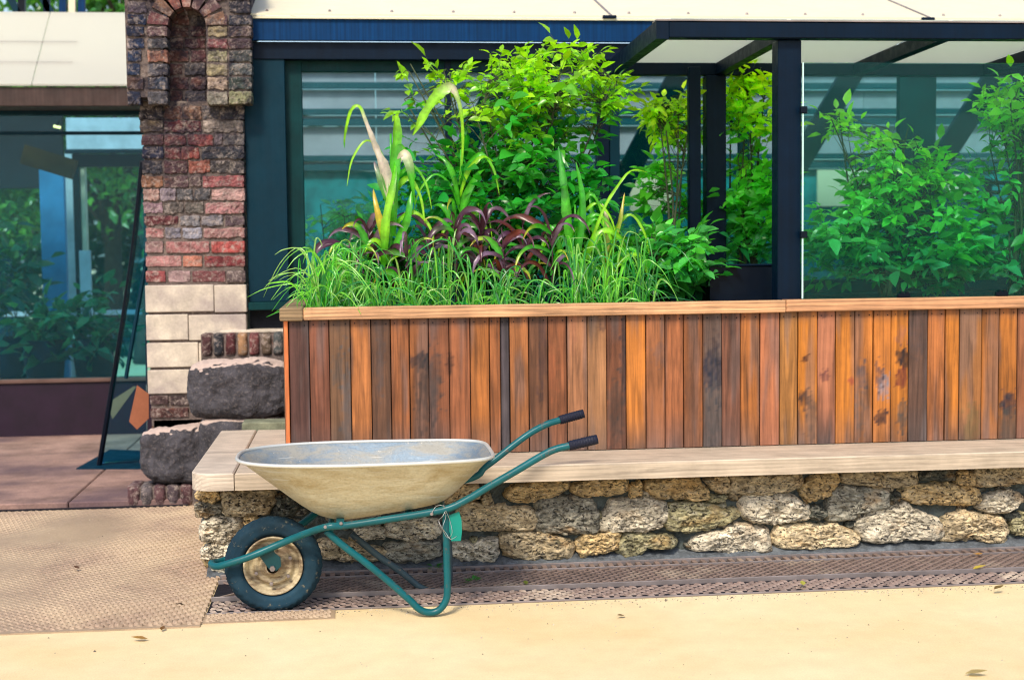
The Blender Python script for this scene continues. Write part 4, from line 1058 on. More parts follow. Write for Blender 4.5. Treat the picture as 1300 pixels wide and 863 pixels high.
def shrub(name, label, cat, base, env, nspray, leaf=(.045, .075), n_obj=240, seed=1, cols=(LIME, MIDG, LOWG), ztop=None, group=None, bright=1., nstem=9, per=5, shell=.55):
    """env: list of (centre, radii, weight). Sprays of leaflets fill the volume, with twigs running back to the base"""
    r = random.Random(seed); base = Vector(base)
    root = thing(name, label, cat, base, group)
    tot = sum(e[2] for e in env); sprays = []
    zmax = max(e[0][2]+e[1][2] for e in env); zmin = base.z
    stems = []
    for i in range(nstem):
        e = env[i % len(env)]; c = Vector(e[0]); rad = e[1]
        tip = c+Vector((rad[0]*r.uniform(-.7, .7), rad[1]*r.uniform(-.6, .6), rad[2]*r.uniform(.2, .9)))
        b0 = base+Vector((r.uniform(-.06, .06), r.uniform(-.05, .05), 0))
        midp = b0.lerp(tip, .5)+Vector((r.uniform(-.05, .05), r.uniform(-.05, .05), r.uniform(0, .08)))
        pts = crom([b0, b0.lerp(midp, .6)+Vector((0, 0, .05)), midp, tip], 4)
        stems.append(pts)
        build('stem', M().tube(pts, [.010, .003], 6, 0), BARK, root, smooth=True)
    while len(sprays) < nspray:
        k = r.random()*tot
        for e in env:
            k -= e[2]
            if k <= 0: break
        u = Vector((r.gauss(0, 1), r.gauss(0, 1), r.gauss(0, 1))).normalized()*(shell+(1-shell)*r.random() if r.random() < .7 else r.random())
        p = Vector(e[0])+Vector((u.x*e[1][0], u.y*e[1][1], u.z*e[1][2]))
        if p.z < zmin+.01 or NF(p, 6.5, seed, 2) < -.10: continue
        sprays.append(p)
    leaves = []; tw = M()
    for p in sprays:
        st = min(r.sample(stems, min(4, len(stems))), key=lambda s_: min((q-p).length for q in s_))
        q = min(st, key=lambda q: (q-p).length+max(0, q.z-p.z)*2)
        d = (p-q); d = (d.normalized() if d.length > .01 else Vector((0, 0, 1)))*.7+Vector((r.uniform(-.6, .6), r.uniform(-.7, .3), r.uniform(-.1, .5))); d.normalize()
        if (p-q).length < .35: tw.tube([q, q.lerp(p, .5)+Vector((0, 0, .015)), p], [.003, .0012], 4, 2, False)
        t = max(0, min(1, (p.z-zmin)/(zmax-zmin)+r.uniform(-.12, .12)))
        L = r.uniform(*leaf)*(1.1-.35*t)*r.choice((1, 1, .7, 1.2))
        side = d.cross(Vector((0, 0, 1)))
        side = side.normalized() if side.length > .01 else Vector((1, 0, 0))
        tip = p+d*L*1.4; tw.tube([p, tip], [.0015, .001], 4, 0, False)
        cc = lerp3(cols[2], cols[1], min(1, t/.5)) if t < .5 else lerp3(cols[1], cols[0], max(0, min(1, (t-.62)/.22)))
        for j in range(per):
            if j == per-1: o_, dd = tip, d
            else:
                f = .25+.75*(j//2)/max(1, (per-1)//2); sg = 1 if j % 2 else -1
                o_ = p.lerp(tip, f); dd = (d*.45+side*sg+Vector((r.uniform(-.3, .3), r.uniform(-.5, .2), r.uniform(-.9, .35)))).normalized()
            rot = frame_of(dd, r.uniform(-1.0, 1.0)); v = r.uniform(.65, 1.35)*bright
            hue = r.uniform(-.04, .04)
            col = (max(0, cc[0]*v+hue*cc[1]*.8), cc[1]*v, cc[2]*v*r.uniform(.7, 1.4), 1)
            leaves.append((o_, rot, L*r.uniform(.8, 1.1), col))
    leaves.sort(key=lambda l: l[0].y)
    # nearest, outermost leaves are objects of their own
    pick = set(i for i in range(0, min(len(leaves), n_obj)))
    m = M(); m.c = []
    base_l = leaf_faces(1, .5, .25, .3, 3)
    for i, (p, rot, L, col) in enumerate(leaves):
        if i in pick:
            o = bpy.data.objects.new('leaf', LEAFS[i % 3]); COL.objects.link(o); o.parent = root
            o.matrix_local = Matrix.Translation(p-base) @ rot.to_4x4() @ Matrix.Scale(L, 4); o.color = col
        else:
            m.add([p+rot @ Vector(v)*L for v in base_l[0]], base_l[1], col)
    if m.v: build('foliage', m, LEAFA, root, smooth=True, kind='stuff')
    if tw.v: build('twigs', tw, BARK, root, smooth=True, kind='stuff')
    return root
def E(px0, px1, py0, py1, y, dy, w_=1.):
    a, b = ony(px0, py1, y), ony(px1, py0, y)
    return (((a.x+b.x)/2, y, (a.z+b.z)/2), ((b.x-a.x)/2, dy, (b.z-a.z)/2), w_)
ZS = 1.075
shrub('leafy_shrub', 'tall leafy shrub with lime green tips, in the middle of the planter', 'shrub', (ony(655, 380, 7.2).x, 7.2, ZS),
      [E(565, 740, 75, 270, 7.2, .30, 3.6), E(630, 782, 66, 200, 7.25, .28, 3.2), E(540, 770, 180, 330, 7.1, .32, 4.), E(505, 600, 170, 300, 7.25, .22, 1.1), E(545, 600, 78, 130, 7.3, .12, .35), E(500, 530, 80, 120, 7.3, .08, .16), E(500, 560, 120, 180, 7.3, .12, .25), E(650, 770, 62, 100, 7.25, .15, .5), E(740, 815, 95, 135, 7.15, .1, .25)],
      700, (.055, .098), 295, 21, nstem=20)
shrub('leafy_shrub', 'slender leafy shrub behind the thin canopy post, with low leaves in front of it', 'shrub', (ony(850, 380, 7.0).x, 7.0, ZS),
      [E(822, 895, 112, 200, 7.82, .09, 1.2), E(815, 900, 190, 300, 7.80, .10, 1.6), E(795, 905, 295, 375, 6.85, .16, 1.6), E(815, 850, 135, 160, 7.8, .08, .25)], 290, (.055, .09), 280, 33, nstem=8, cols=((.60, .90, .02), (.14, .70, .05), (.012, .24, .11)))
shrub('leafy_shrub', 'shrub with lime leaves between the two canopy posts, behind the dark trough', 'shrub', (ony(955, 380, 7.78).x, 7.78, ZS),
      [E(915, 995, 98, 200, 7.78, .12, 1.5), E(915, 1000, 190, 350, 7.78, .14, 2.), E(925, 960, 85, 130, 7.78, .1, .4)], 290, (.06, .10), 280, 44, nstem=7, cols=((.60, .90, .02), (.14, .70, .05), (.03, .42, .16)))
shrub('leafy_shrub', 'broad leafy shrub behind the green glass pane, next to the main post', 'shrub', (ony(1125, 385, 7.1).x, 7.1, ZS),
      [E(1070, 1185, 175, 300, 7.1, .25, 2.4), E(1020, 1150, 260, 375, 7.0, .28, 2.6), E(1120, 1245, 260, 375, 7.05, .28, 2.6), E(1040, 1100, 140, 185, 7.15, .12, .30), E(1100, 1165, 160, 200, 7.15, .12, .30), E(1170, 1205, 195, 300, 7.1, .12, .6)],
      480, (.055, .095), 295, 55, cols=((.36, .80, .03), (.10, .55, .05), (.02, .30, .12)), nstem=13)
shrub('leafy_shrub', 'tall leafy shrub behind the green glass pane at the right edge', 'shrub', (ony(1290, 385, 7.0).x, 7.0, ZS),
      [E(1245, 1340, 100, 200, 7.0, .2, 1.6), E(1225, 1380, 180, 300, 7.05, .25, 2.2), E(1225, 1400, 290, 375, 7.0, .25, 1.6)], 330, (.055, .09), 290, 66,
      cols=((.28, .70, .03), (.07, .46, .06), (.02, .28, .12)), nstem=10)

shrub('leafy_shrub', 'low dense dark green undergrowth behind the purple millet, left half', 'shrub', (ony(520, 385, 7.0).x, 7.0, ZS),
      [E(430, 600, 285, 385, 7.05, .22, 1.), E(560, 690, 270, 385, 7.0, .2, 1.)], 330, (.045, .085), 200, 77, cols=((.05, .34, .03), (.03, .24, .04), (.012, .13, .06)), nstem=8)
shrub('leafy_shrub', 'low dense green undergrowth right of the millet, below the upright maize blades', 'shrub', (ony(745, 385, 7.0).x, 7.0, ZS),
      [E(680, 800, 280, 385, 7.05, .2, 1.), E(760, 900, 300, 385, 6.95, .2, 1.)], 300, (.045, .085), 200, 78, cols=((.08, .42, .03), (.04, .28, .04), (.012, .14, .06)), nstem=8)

def ribbon(m, pts, w0, col, n=4, fold=.3, tip=.15, cols=None, late=None):
    """leaf blade along pts"""
    P = crom([Vector(p) for p in pts], n); N_ = len(P)
    vs = []; cs = []
    for i, p in enumerate(P):
        t = i/(N_-1); d = (P[min(i+1, N_-1)]-P[max(i-1, 0)]).normalized()
        s = d.cross(Vector((0, -1, .35))); s = s.normalized() if s.length > .05 else Vector((1, 0, 0))
        u = s.cross(d).normalized()
        w_ = w0*.5*(.30+.70*min(1, t*2.6)**.7)*max(0, 1-t**2.2)**.9*(1+.07*math.sin(t*19+p.x*50))+.0006
        if late: q_ = t*(len(late)-1); a_ = min(int(q_), len(late)-2); w_ = w0*.5*(late[a_]+(late[a_+1]-late[a_])*(q_-a_))*(1+.30*N3((p.x, p.y, p.z), 70))+.0005
        tw_ = .5*math.sin(t*4.2+p.x*37); s = (s*math.cos(tw_)+u*math.sin(tw_)); u = s.cross(d).normalized()
        vs += [p-s*w_+u*w_*fold, p, p+s*w_+u*w_*fold]
        c = col if cols is None else (lambda q: lerp3(cols[int(q)], cols[min(len(cols)-1, int(q)+1)], q-int(q)))(min(len(cols)-1.001, max(0, t+.12*N3((p.x, p.y, p.z), 25)*(len(cols) > 1))*(len(cols)-1)) if len(cols) > 1 else 0)
        v = .85+.3*N3((p.x, p.y, p.z), 30); cs += [(c[0]*v, c[1]*v, c[2]*v, 1), (c[0]*v*1.55, c[1]*v*1.45, c[2]*v*1.6, 1), (c[0]*v*.9, c[1]*v*.9, c[2]*v, 1)]
    fs = []
    for i in range(N_-1): a = i*3; fs += [(a, a+3, a+4, a+1), (a+1, a+4, a+5, a+2)]
    return m.add(vs, fs, cs)
def grass(label, base, n, seed, h=(.22, .42), spread=.22, back=.1, col=((.07, .42, .04), (.22, .62, .07), (.015, .14, .04), (.30, .50, .12))):
    r = random.Random(seed); m = M(); m.c = []; base = Vector(base)
    lean = Vector((r.uniform(-.05, .05), 0, 0))
    for i in range(n):
        a = r.uniform(0, 2*math.pi); hh = r.uniform(*h); out = spread*r.uniform(.15, 1.)*(hh/h[1])
        d = Vector((math.cos(a), math.sin(a)*.6, 0)); b = base+Vector((r.gauss(0, .035), r.uniform(-.03, .06), 0)); hh *= r.choice((1, .85, .6, .4, 1.2))
        dr = r.uniform(.0, .9)
        pts = [b, b+d*out*.2+Vector((0, 0, hh*.55)), b+d*out*.65+Vector((0, 0, hh*(.97-.12*dr))), b+d*out*(1.15+.3*dr)+Vector((0, 0, hh*(1.02-.40*dr))), b+d*out*(1.4+.75*dr)+Vector((0, 0, hh*(1.-.85*dr)))]
        c = lerp3(r.choice(col), r.choice(col), r.random()); ribbon(m, pts, r.uniform(.004, .0105), c, 4, .2)
    o = build('ornamental_grass', m, LEAFA, None, loc=base, smooth=True)
    return tag(o, label, 'grass tuft', 'grass tufts along the planter edge')
GT = ((412, 190, 'arching green grass tuft at the left corner of the planter', .34, .24, 6.56), (446, 120, 'bright dense grass tuft just right of the corner tuft', .36, .16, 6.62), (478, 40, 'low grass tuft between the corner tufts and the maize', .26, .2, 6.54),
      (522, 60, 'green grass tuft behind the tray, below the tall maize', .34, .2, 6.6), (558, 70, 'upright bright grass tuft right of the tall maize foot', .40, .13, 6.66), (602, 50, 'fine green grass tuft below the purple millet leaves', .36, .22, 6.56),
      (645, 36, 'thin grass tuft with a few curling pale blades, below the millet', .30, .22, 6.54), (682, 34, 'small grass tuft under the drooping purple leaves', .24, .16, 6.6), (738, 90, 'upright grass tuft below the middle maize blades', .40, .16, 6.58), (772, 60, 'grass tuft with long pale blades right of the middle maize', .36, .24, 6.56),
      (812, 60, 'small arching grass tuft left of the slender shrub', .38, .28, 6.58))
for k, (px, n_, lab, hs, sp, gy) in enumerate(GT):
    grass(lab, (ony(px, 388, gy).x, gy, ZS), int(n_*.95), 100+k, (.13, hs), sp, col=((.05, .40, .03), (.16, .60, .04), (.01, .16, .04), (.02, .28, .05), (.26, .56, .10)) if k % 3 else ((.07, .46, .03), (.22, .66, .05), (.02, .22, .04), (.30, .55, .12)))
LG, YG, CR, PU, PD, YE = (.07, .46, .02), (.30, .68, .02), (.72, .62, .54), (.075, .020, .045), (.25, .16, .25), (.60, .45, .03)
def stalk(name, label, cat, px, y, ztip_py, leaves, group=None, sr=.010, scol=LG):
    b = ony(px, 385, y); b.z = ZS
    t = thing(name, label, cat, b, group)
    top_ = ony(px+2, ztip_py, y)
    m = M(); m.tube([b, b.lerp(top_, .5)+Vector((.006, 0, 0)), top_], [sr, sr*.5], 8, 3); m.c = [(*scol, 1)]*len(m.v)
    build('stem', m, LEAFA, t, smooth=True)
    for lf_ in leaves:
        pts, wpx, col, dy = lf_[:4]
        n_ = len(pts); P = [ony(a, c, y-.02-dy*math.sin(math.pi*i/(n_-1))) for i, (a, c) in enumerate(pts)]
        cols = col if isinstance(col, list) else None
        build('leaf_blade', ribbon(M(), P, wpx*.78/1805*y, col if cols is None else cols[0], 5, .5, cols=cols, late=lf_[4] if len(lf_) > 4 else None), LEAFA, t, smooth=True)
    if name == 'maize_plant':
        q_ = random.Random(px)
        for j in range(7):
            s_ = q_.choice((-1, 1)); h_ = q_.uniform(.25, .95); pb = b.lerp(top_, h_*.8); R_ = q_.uniform(.06, .16); dz = q_.uniform(.08, .2)
            P = [pb, pb+Vector((s_*R_*.3, -.02, dz*.7)), pb+Vector((s_*R_*.8, -.04, dz)), pb+Vector((s_*R_*1.3, -.05, dz*.55)), pb+Vector((s_*R_*1.5, -.05, dz*-.1))]
            build('leaf_blade', ribbon(M(), P, q_.uniform(.016, .032), LG, 5, .5, cols=[LG, q_.choice((LG, YG)), YG]), LEAFA, t, smooth=True)
    return t
stalk('maize_plant', 'tall maize stalk with pale bleached leaves, left of the big shrub', 'maize', 494, 6.78, 170, [
    ([(497,265),(490,222),(476,188),(465,158),(456,136),(445,142),(438,170),(437,188)], 17, [CR, CR, CR, YG, YG, LG], .05, [.5, 1, .8, .4, .35, .28, .25, .04]),
    ([(499,300),(501,230),(503,180),(503,148)], 17, [LG, LG, YG], .02, [.7, 1, 1, .95, .5]), ([(486,340),(490,290),(498,240),(503,195)], 17, [LG, YG, LG], .06),
    ([(503,215),(512,196),(519,205),(523,235),(527,264)], 16, [CR, CR, LG, LG], .06, [.3, .7, 1, .8, .35, .05]), ([(492,335),(484,290),(478,262),(474,240)], 13, [LG, YE, YE], .05),
    ([(496,330),(512,290),(520,262),(524,240)], 15, LG, .04), ([(490,255),(482,225),(475,205)], 12, [LG, PD], .03), ([(497,330),(515,320),(532,330),(540,350)], 13, YG, .05)])
stalk('maize_plant', 'maize stalk with one broad leaf arching over, just left of the big shrub', 'maize', 583, 6.95, 190, [
    ([(583,235),(588,185),(585,138),(574,112),(559,120),(543,142),(524,172)], 21, [LG, YG, YG, CR, YG, YG, YG], .05, [.18, .2, .26, .4, .8, 1, .75, .04]),
    ([(583,260),(576,225),(566,205),(552,196)], 10, LG, .05), ([(584,250),(596,215),(612,200),(626,205)], 9, YG, .05),
    ([(583,300),(592,250),(604,225),(616,215)], 14, LG, .06), ([(583,330),(572,280),(560,262),(548,262)], 13, LG, .06)])
stalk('maize_plant', 'maize stalk with two upright dark green blades right of the big shrub', 'maize', 728, 6.80, 260, [
    ([(728,350),(722,290),(717,240),(709,186)], 15, [LG, LG, MIDG], .05, [.6, .9, 1, .8, .05]), ([(730,350),(736,300),(738,250),(731,206)], 13, [MIDG, LG], .04, [.6, .9, 1, .7, .05]), ([(730,345),(752,300),(775,250),(800,218),(822,219)], 6, YG, .1),
    ([(728,360),(745,320),(765,295),(785,300),(800,330)], 14, [LG, YG, LG], .08), ([(726,350),(708,310),(700,290),(690,285)], 12, LG, .06)])
stalk('maize_plant', 'maize stalk with yellowing leaf tips left of the thin canopy post', 'maize', 770, 6.85, 280, [
    ([(768,350),(778,310),(788,275),(793,245)], 10, [LG, YE], .05), ([(768,350),(758,310),(752,270),(748,238)], 11, LG, .05), ([(770,355),(790,330),(812,325),(830,345)], 11, YG, .1),
    ([(768,350),(756,340),(742,318),(735,322)], 11, [LG, YG], .05), ([(770,340),(772,300),(768,270),(764,258)], 10, [YE, CR], .04)])
r = random.Random(9)
def natural_blade(p, az, elev, L, w_, cols, droop, n=9):
    """blade that leaves the stem upward and bends over under its own weight"""
    d = Vector((math.cos(az)*math.cos(elev), math.sin(az)*math.cos(elev)*.8, math.sin(elev))); P = [Vector(p)]
    for i in range(n):
        P.append(P[-1]+d*(L/n)); d = (d+Vector((r.uniform(-.06, .06), r.uniform(-.06, .06), -droop*(i+1)/n))).normalized()
    return ribbon(M(), P, w_, cols[0], 2, .45, cols=cols, late=[.45, .9, 1, .95, .75, .4, .03])
for k, (px, yy, top, lab) in enumerate(((445, 6.70, 300, 'dark purple millet leftmost in the planter, left of the tall maize'), (472, 6.78, 285, 'purple millet between the leftmost millet and the tall maize'), (515, 6.66, 305, 'low purple millet at the foot of the tall maize'), (545, 6.80, 275, 'purple millet between the two left maize stalks'),
        (578, 6.70, 268, 'purple millet with upright mauve blades at the foot of the arching maize'), (612, 6.78, 262, 'purple millet right of the arching maize, below the big shrub'), (640, 6.68, 285, 'purple millet in the middle of the planter with a green lower blade'), (668, 6.76, 275, 'wine red millet left of the drooping one'), (698, 6.68, 290, 'purple millet with long blades drooping to the cap, left of the upright maize'))):
    b = Vector((ony(px, 385, yy).x, yy, ZS)); zt_ = ony(px, top-12, yy).z
    t = thing('purple_millet', lab, 'millet', b, 'purple millet plants in the planter')
    m = M(); tp2 = Vector((b.x+r.uniform(-.02, .02), yy, zt_-.06)); m.tube([b, b.lerp(tp2, .5)+Vector((.008, 0, 0)), tp2], [.006, .003], 6, 3); m.c = [(*PU, 1)]*len(m.v)
    build('stem', m, LEAFA, t, smooth=True)
    for q in range(14):
        f = r.uniform(.35, 1.); p = b.lerp(tp2, f); L = r.uniform(.14, .27)*(1.25 if k == 8 else 1)
        cols = r.choice(([PU, PU, PD], [PU, PD, PU], [PU, PD, PD], [LG, PU, PU], [PU, PU, PU], [PU, (.16, .03, .02), PU], [MIDG, LG, YE]))
        build('leaf_blade', natural_blade(p, r.uniform(0, 6.28), r.uniform(.35, 1.25), L, r.uniform(.014, .032), cols, r.uniform(.35, 1.0)), LEAFA, t, smooth=True)

# plants inside the greenhouse and the left building, seen as soft green masses
TL = ((.22, .70, .30), (.08, .48, .28), (.03, .26, .20))
for k, (a, b, c, d, y, lab) in enumerate(((385, 520, 235, 400, 9.6, 'blurred dark shrub inside the greenhouse, behind the left window'), (520, 680, 225, 400, 9.9, 'blurred shrub inside the greenhouse, behind the thin mullion'), (690, 830, 265, 400, 9.6, 'blurred shrub inside the greenhouse, behind the middle mullion'),
        (850, 1010, 250, 400, 9.9, 'blurred shrub inside the greenhouse, behind the canopy posts'), (1020, 1180, 270, 400, 9.7, 'blurred shrub inside the greenhouse, behind the glass pane'), (1185, 1340, 290, 400, 9.6, 'blurred shrub inside the greenhouse, below the slatted screen'))):
    bx = ony((a+b)/2, 400, y).x
    shrub('indoor_shrub', lab, 'shrub', (bx, y, 0), [E(a, b, c, d, y, .35, 1.), E(a+20, b-20, c+80, 520, y, .3, .8)], 260, (.07, .12), 0, 200+k, cols=TL, nstem=5, shell=.3)
for k, (a, b, c, d, y, lab) in enumerate(((20, 90, 385, 470, 11.5, 'potted plant with drooping leaves behind the left glass, leftmost'), (85, 150, 370, 470, 11.6, 'potted plant with long arching leaves behind the glass, by the door frame'), (-30, 52, 270, 440, 11.9, 'dark tall potted tree at the left edge behind the glass'))):
    bx = ony((a+b)/2, 400, y).x
    rt = shrub('potted_plant', lab, 'plant', (bx, y, 0), [E(a, b, c, d, y, .3, 1.)], 70, (.12, .20), 0, 300+k, cols=((.05, .20, .08), (.02, .10, .06), (.01, .05, .04)), nstem=6, per=3, shell=.3)
    build('pot', M().lathe([(.001, .0), (.13, 0), (.17, .42), (.15, .42), (.14, .36), (.001, .36)], (bx, y, .3), 'z', 20).box(bx-.12, bx+.12, y-.12, y+.12, .0, .298), POT, rt, smooth=True)

def tree(label, x, y, h, cr, n, seed, cols):
    r = random.Random(seed); base = Vector((x, y, 0)); t = thing('tree', label, 'tree', base)
    top_ = base+Vector((r.uniform(-.3, .3), 0, h*.8))
    build('trunk', M().tube([base, base.lerp(top_, .4)+Vector((.1, 0, 0)), top_], [.16, .04], 10, 4), TRUNK, t, smooth=True)
    m = M(); m.c = []; lb_ = leaf_faces(1, .55, .2, .3, 2)
    cl_ = []
    for i in range(26):
        u = Vector((r.gauss(0, 1), r.gauss(0, 1), r.gauss(0, 1))).normalized()*(.45+.5*r.random())
        c = base+Vector((u.x*cr, u.y*cr, h*.62+u.z*h*.36)); cl_.append(c)
        s = base.lerp(top_, max(.25, min(.95, (c.z/h)*.8-.05)))
        build('limb', M().tube([s, s.lerp(c, .5)+Vector((0, 0, .12)), c], [.045, .012], 6, 3), TRUNK, t, smooth=True)
    for i in range(n):
        c = r.choice(cl_); p = c+Vector((r.gauss(0, .34)*cr*.5, r.gauss(0, .34)*cr*.5, r.gauss(0, .26)*cr*.5))
        rot = frame_of(Vector((r.uniform(-1, 1), r.uniform(-1, 1), r.uniform(-.7, .3))), r.uniform(-1, 1)); L = r.uniform(.10, .18)
        cc = lerp3(cols[0], cols[1], r.random()); v = r.uniform(.7, 1.3)
        m.add([p+rot @ Vector(q)*L for q in lb_[0]], lb_[1], (cc[0]*v, cc[1]*v, cc[2]*v, 1))
    build('crown', m, LEAFA, t, kind='stuff')
TC = ((.12, .34, .05), (.03, .16, .06))
tree('leafy tree behind the glass building, left part of its window', -4.6, 18.5, 5.0, 1.6, 7000, 1, TC)
tree('leafy tree behind the glass building, seen through the door opening', -2.6, 18.0, 6.2, 1.7, 8000, 2, TC)
tree('leafy tree rising above the milky roof left of the pillar', -3.4, 20.5, 6.8, 1.9, 8000, 3, TC)
hd = build('far_hedge', M(), LEAFA) if False else None
m = M(); m.c = []; r = random.Random(77); lb_ = leaf_faces(1, .6, .2, .3, 2)
for i in range(9000):
    p = Vector((r.uniform(-9, 0), 22+r.gauss(0, .4), r.uniform(0, 3.2+.5*N3((i*.01, 0, 0), 1))))
    rot = frame_of(Vector((r.uniform(-1, 1), r.uniform(-1, 1), r.uniform(-.7, .3))), r.uniform(-1, 1)); cc = lerp3((.04, .16, .05), (.015, .08, .04), r.random())
    m.add([p+rot @ Vector(q)*.26 for q in lb_[0]], lb_[1], (*cc, 1))
o = build('hedge', m, LEAFA, None, loc=(-4.5, 22, 0), kind='stuff'); tag(o, 'dark clipped hedge far behind the glass building', 'hedge')

# ================================================================== WHEELBARROW
wb = thing('wheelbarrow', 'galvanised wheelbarrow with a teal tube frame and one rubber wheel', 'wheelbarrow', (0, 5.6, 0))
yn, yf = 5.385, 5.845       # near and far frame side
wc = ony(347.5, 716.5, 5.595); wc.z = .186; wr = .186
# tyre with a ribbed tread
prof = []
for i in range(33):
    a = math.pi*2*i/32; prof.append((wr-.038+.038*math.cos(a), .043*math.sin(a)*(1+.05*math.cos(a*6)*(math.cos(a) < .7))))
def tyre():
    m = M(); seg = 144; n = len(prof)
    for k in range(seg):
        a = 2*math.pi*k/seg
        for i, (r_, o_) in enumerate(prof):
            q = math.cos(2*math.pi*i/32)
            rr_ = r_+(.0050 if ((k+i) % 4) > 1 else -.0015)*(1 if q > .35 else 0)
            m.v.append((wc.x+rr_*math.cos(a), wc.y+o_, wc.z+rr_*math.sin(a)))
    for k in range(seg):
        k2 = (k+1) % seg
        for i in range(n-1): m.f.append((k*n+i, k2*n+i, k2*n+i+1, k*n+i+1))
    return m
wheel = build('wheel', M().lathe([(.024, -.060), (.030, -.058), (.030, .058), (.024, .060)], wc, 'y', 24), RIMM, wb, smooth=True)
build('tyre', tyre(), TYRE, wheel, smooth=True, fix=True)
rim = M()
for s in (-1, 1):
    rim.lathe([(.100, s*.020), (.108, s*.036), (.114, s*.039), (.117, s*.034), (.110, s*.031), (.104, s*.026), (.100, s*.004), (.088, s*.001), (.080, s*.004), (.074, s*.020), (.066, s*.024), (.058, s*.016), (.050, s*.018), (.042, s*.036), (.028, s*.040)], wc, 'y', 64)
build('rim', rim, RIMM, wheel, smooth=True, fix=True)
m = M()
for k in range(6):
    a = k*math.pi/3+.4
    for s in (-1,): m.lathe([(.0001, s*.034), (.007, s*.033), (.008, s*.026)], (wc.x+.072*math.cos(a), wc.y, wc.z+.072*math.sin(a)), 'y', 8)
build('rim_bolts', m, RAIL, wheel)
# frame tubes
TR = .0142
near_px = [(757,557.5),(740,561.5),(723,565.5),(705,570),(688,578),(656,597),(622,616.5),(594,633),(569,645),(535,652),(500,657.5),(440,666.5),(412,669)]
far_px = [(740,525),(725,529),(711,533),(694,538.5),(674,549),(653,564),(628,583.5),(614,594),(600,606)]
def yof(px, a, b): return b+(a-b)*0
def npt(px, py):
    y = yn if px < 600 else yn-.02*min(1, (px-600)/120)
    return ony(px, py, y)
nearP = [npt(*p) for p in near_px]
farP = [ony(px, py, yf+(.06*min(1, (px-600)/120) if px > 600 else 0)) for px, py in far_px]
fx, fz = farP[-1].x, farP[-1].z
# far side runs under the tray parallel to the near side
farP += [Vector((p.x, yf, p.z)) for p in nearP[9:]]
fr = ony(268, 716, 5.60)
loop = [ony(372, 683, 5.50), ony(320, 705, 5.505), ony(288, 715.5, 5.515), ony(274, 718.5, 5.545), Vector((fr.x+.002, 5.60, fr.z+.004)), ony(276, 713.5, 5.655), ony(290, 708.5, 5.685)]
fb = nearP[-1]
back = [Vector((loop[1].x, 5.69, loop[1].z+.0)), Vector((loop[0].x, 5.695, loop[0].z))]
build('frame_tube', M().tube(nearP[:1]+nearP[1:]+loop+back+[Vector((fb.x, yf, fb.z))]+list(reversed(farP[:-1])), TR, 14, 5), TUBE, wb, smooth=True)
for P_ in (nearP, farP):
    d = (P_[0]-P_[2]).normalized()
    g_ = M().tube([P_[2]-d*.002, P_[1], P_[0]+d*.004], .0185, 14, 3)
    gp = build('grip', g_, GRIP, wb, smooth=True)
    gm = M()
    for k in range(9): c = P_[2].lerp(P_[0], .08+k*.1); gm.tube([c-d*.0025, c+d*.0025], .0196, 14, 0)
    build('grip_ridge', gm, GRIP, gp, smooth=True)
# legs: two bent tubes each
nl = [(566,650),(567,700),(568,745),(566,762),(557,774),(545.5,777),(533,773),(519,760),(494,738),(464,713.5),(433,690),(414,673)]
build('leg', M().tube([ony(a, b, yn+.02) for a, b in nl], .0138, 14, 4), TUBE, wb, smooth=True)
fl = [(569,654),(570,690),(570.5,725),(569,740),(560,748),(546,749.5),(531,743),(510,726),(479,704),(446,677)]
build('leg', M().tube([ony(a, b, 5.815) for a, b in fl], .0138, 14, 4), TUBEW, wb, smooth=True, label='rear leg tube, paint worn to grey')
build('cross_bar', M().tube([ony(420, 672, yn+.02), Vector((ony(420, 672, yn+.02).x, 5.82, ony(420, 672, yn+.02).z))], .012, 10, 0), TUBE, wb, smooth=True)
build('cross_bar', M().tube([ony(566, 654, yn+.0), Vector((ony(566, 654, yn).x, yf, ony(566, 654, yn).z))], .012, 10, 0), TUBE, wb, smooth=True)
# axle brackets
BK = [(324, 698), (345, 690), (349, 701), (356, 707), (357, 718), (351, 724), (342, 722)]
for s, y in ((-1, 5.522), (1, 5.668)):
    pts = [ony(*q_, y) for q_ in BK]
    if s > 0: pts = [Vector((p_.x, y, p_.z)) for p_ in [ony(*q_, 5.522) for q_ in BK]]
    br = build('axle_bracket', M().prism([(p_.x, p_.z) for p_ in pts], y-.003, y+.003), HUBP, wb, fix=True)
    c = Vector((wc.x, y, wc.z))
    build('axle_nut', M().lathe([(.0001, s*.014), (.011, s*.014), (.012, s*.002)], c, 'y', 6), RAIL, br)
build('axle', M().tube([Vector((wc.x, 5.515, wc.z)), Vector((wc.x, 5.675, wc.z))], .008, 12, 0), RAIL, wb, smooth=True)
# bolts by the front of the rails
m = M()
for a, b in ((433, 664), (421, 667), (413, 668.5), (548, 652)): c = ony(a, b, yn-TR); m.lathe([(.0001, -.006), (.006, -.005), (.007, 0)], c, 'y', 8)
build('bolt_heads', m, RAIL, wb)
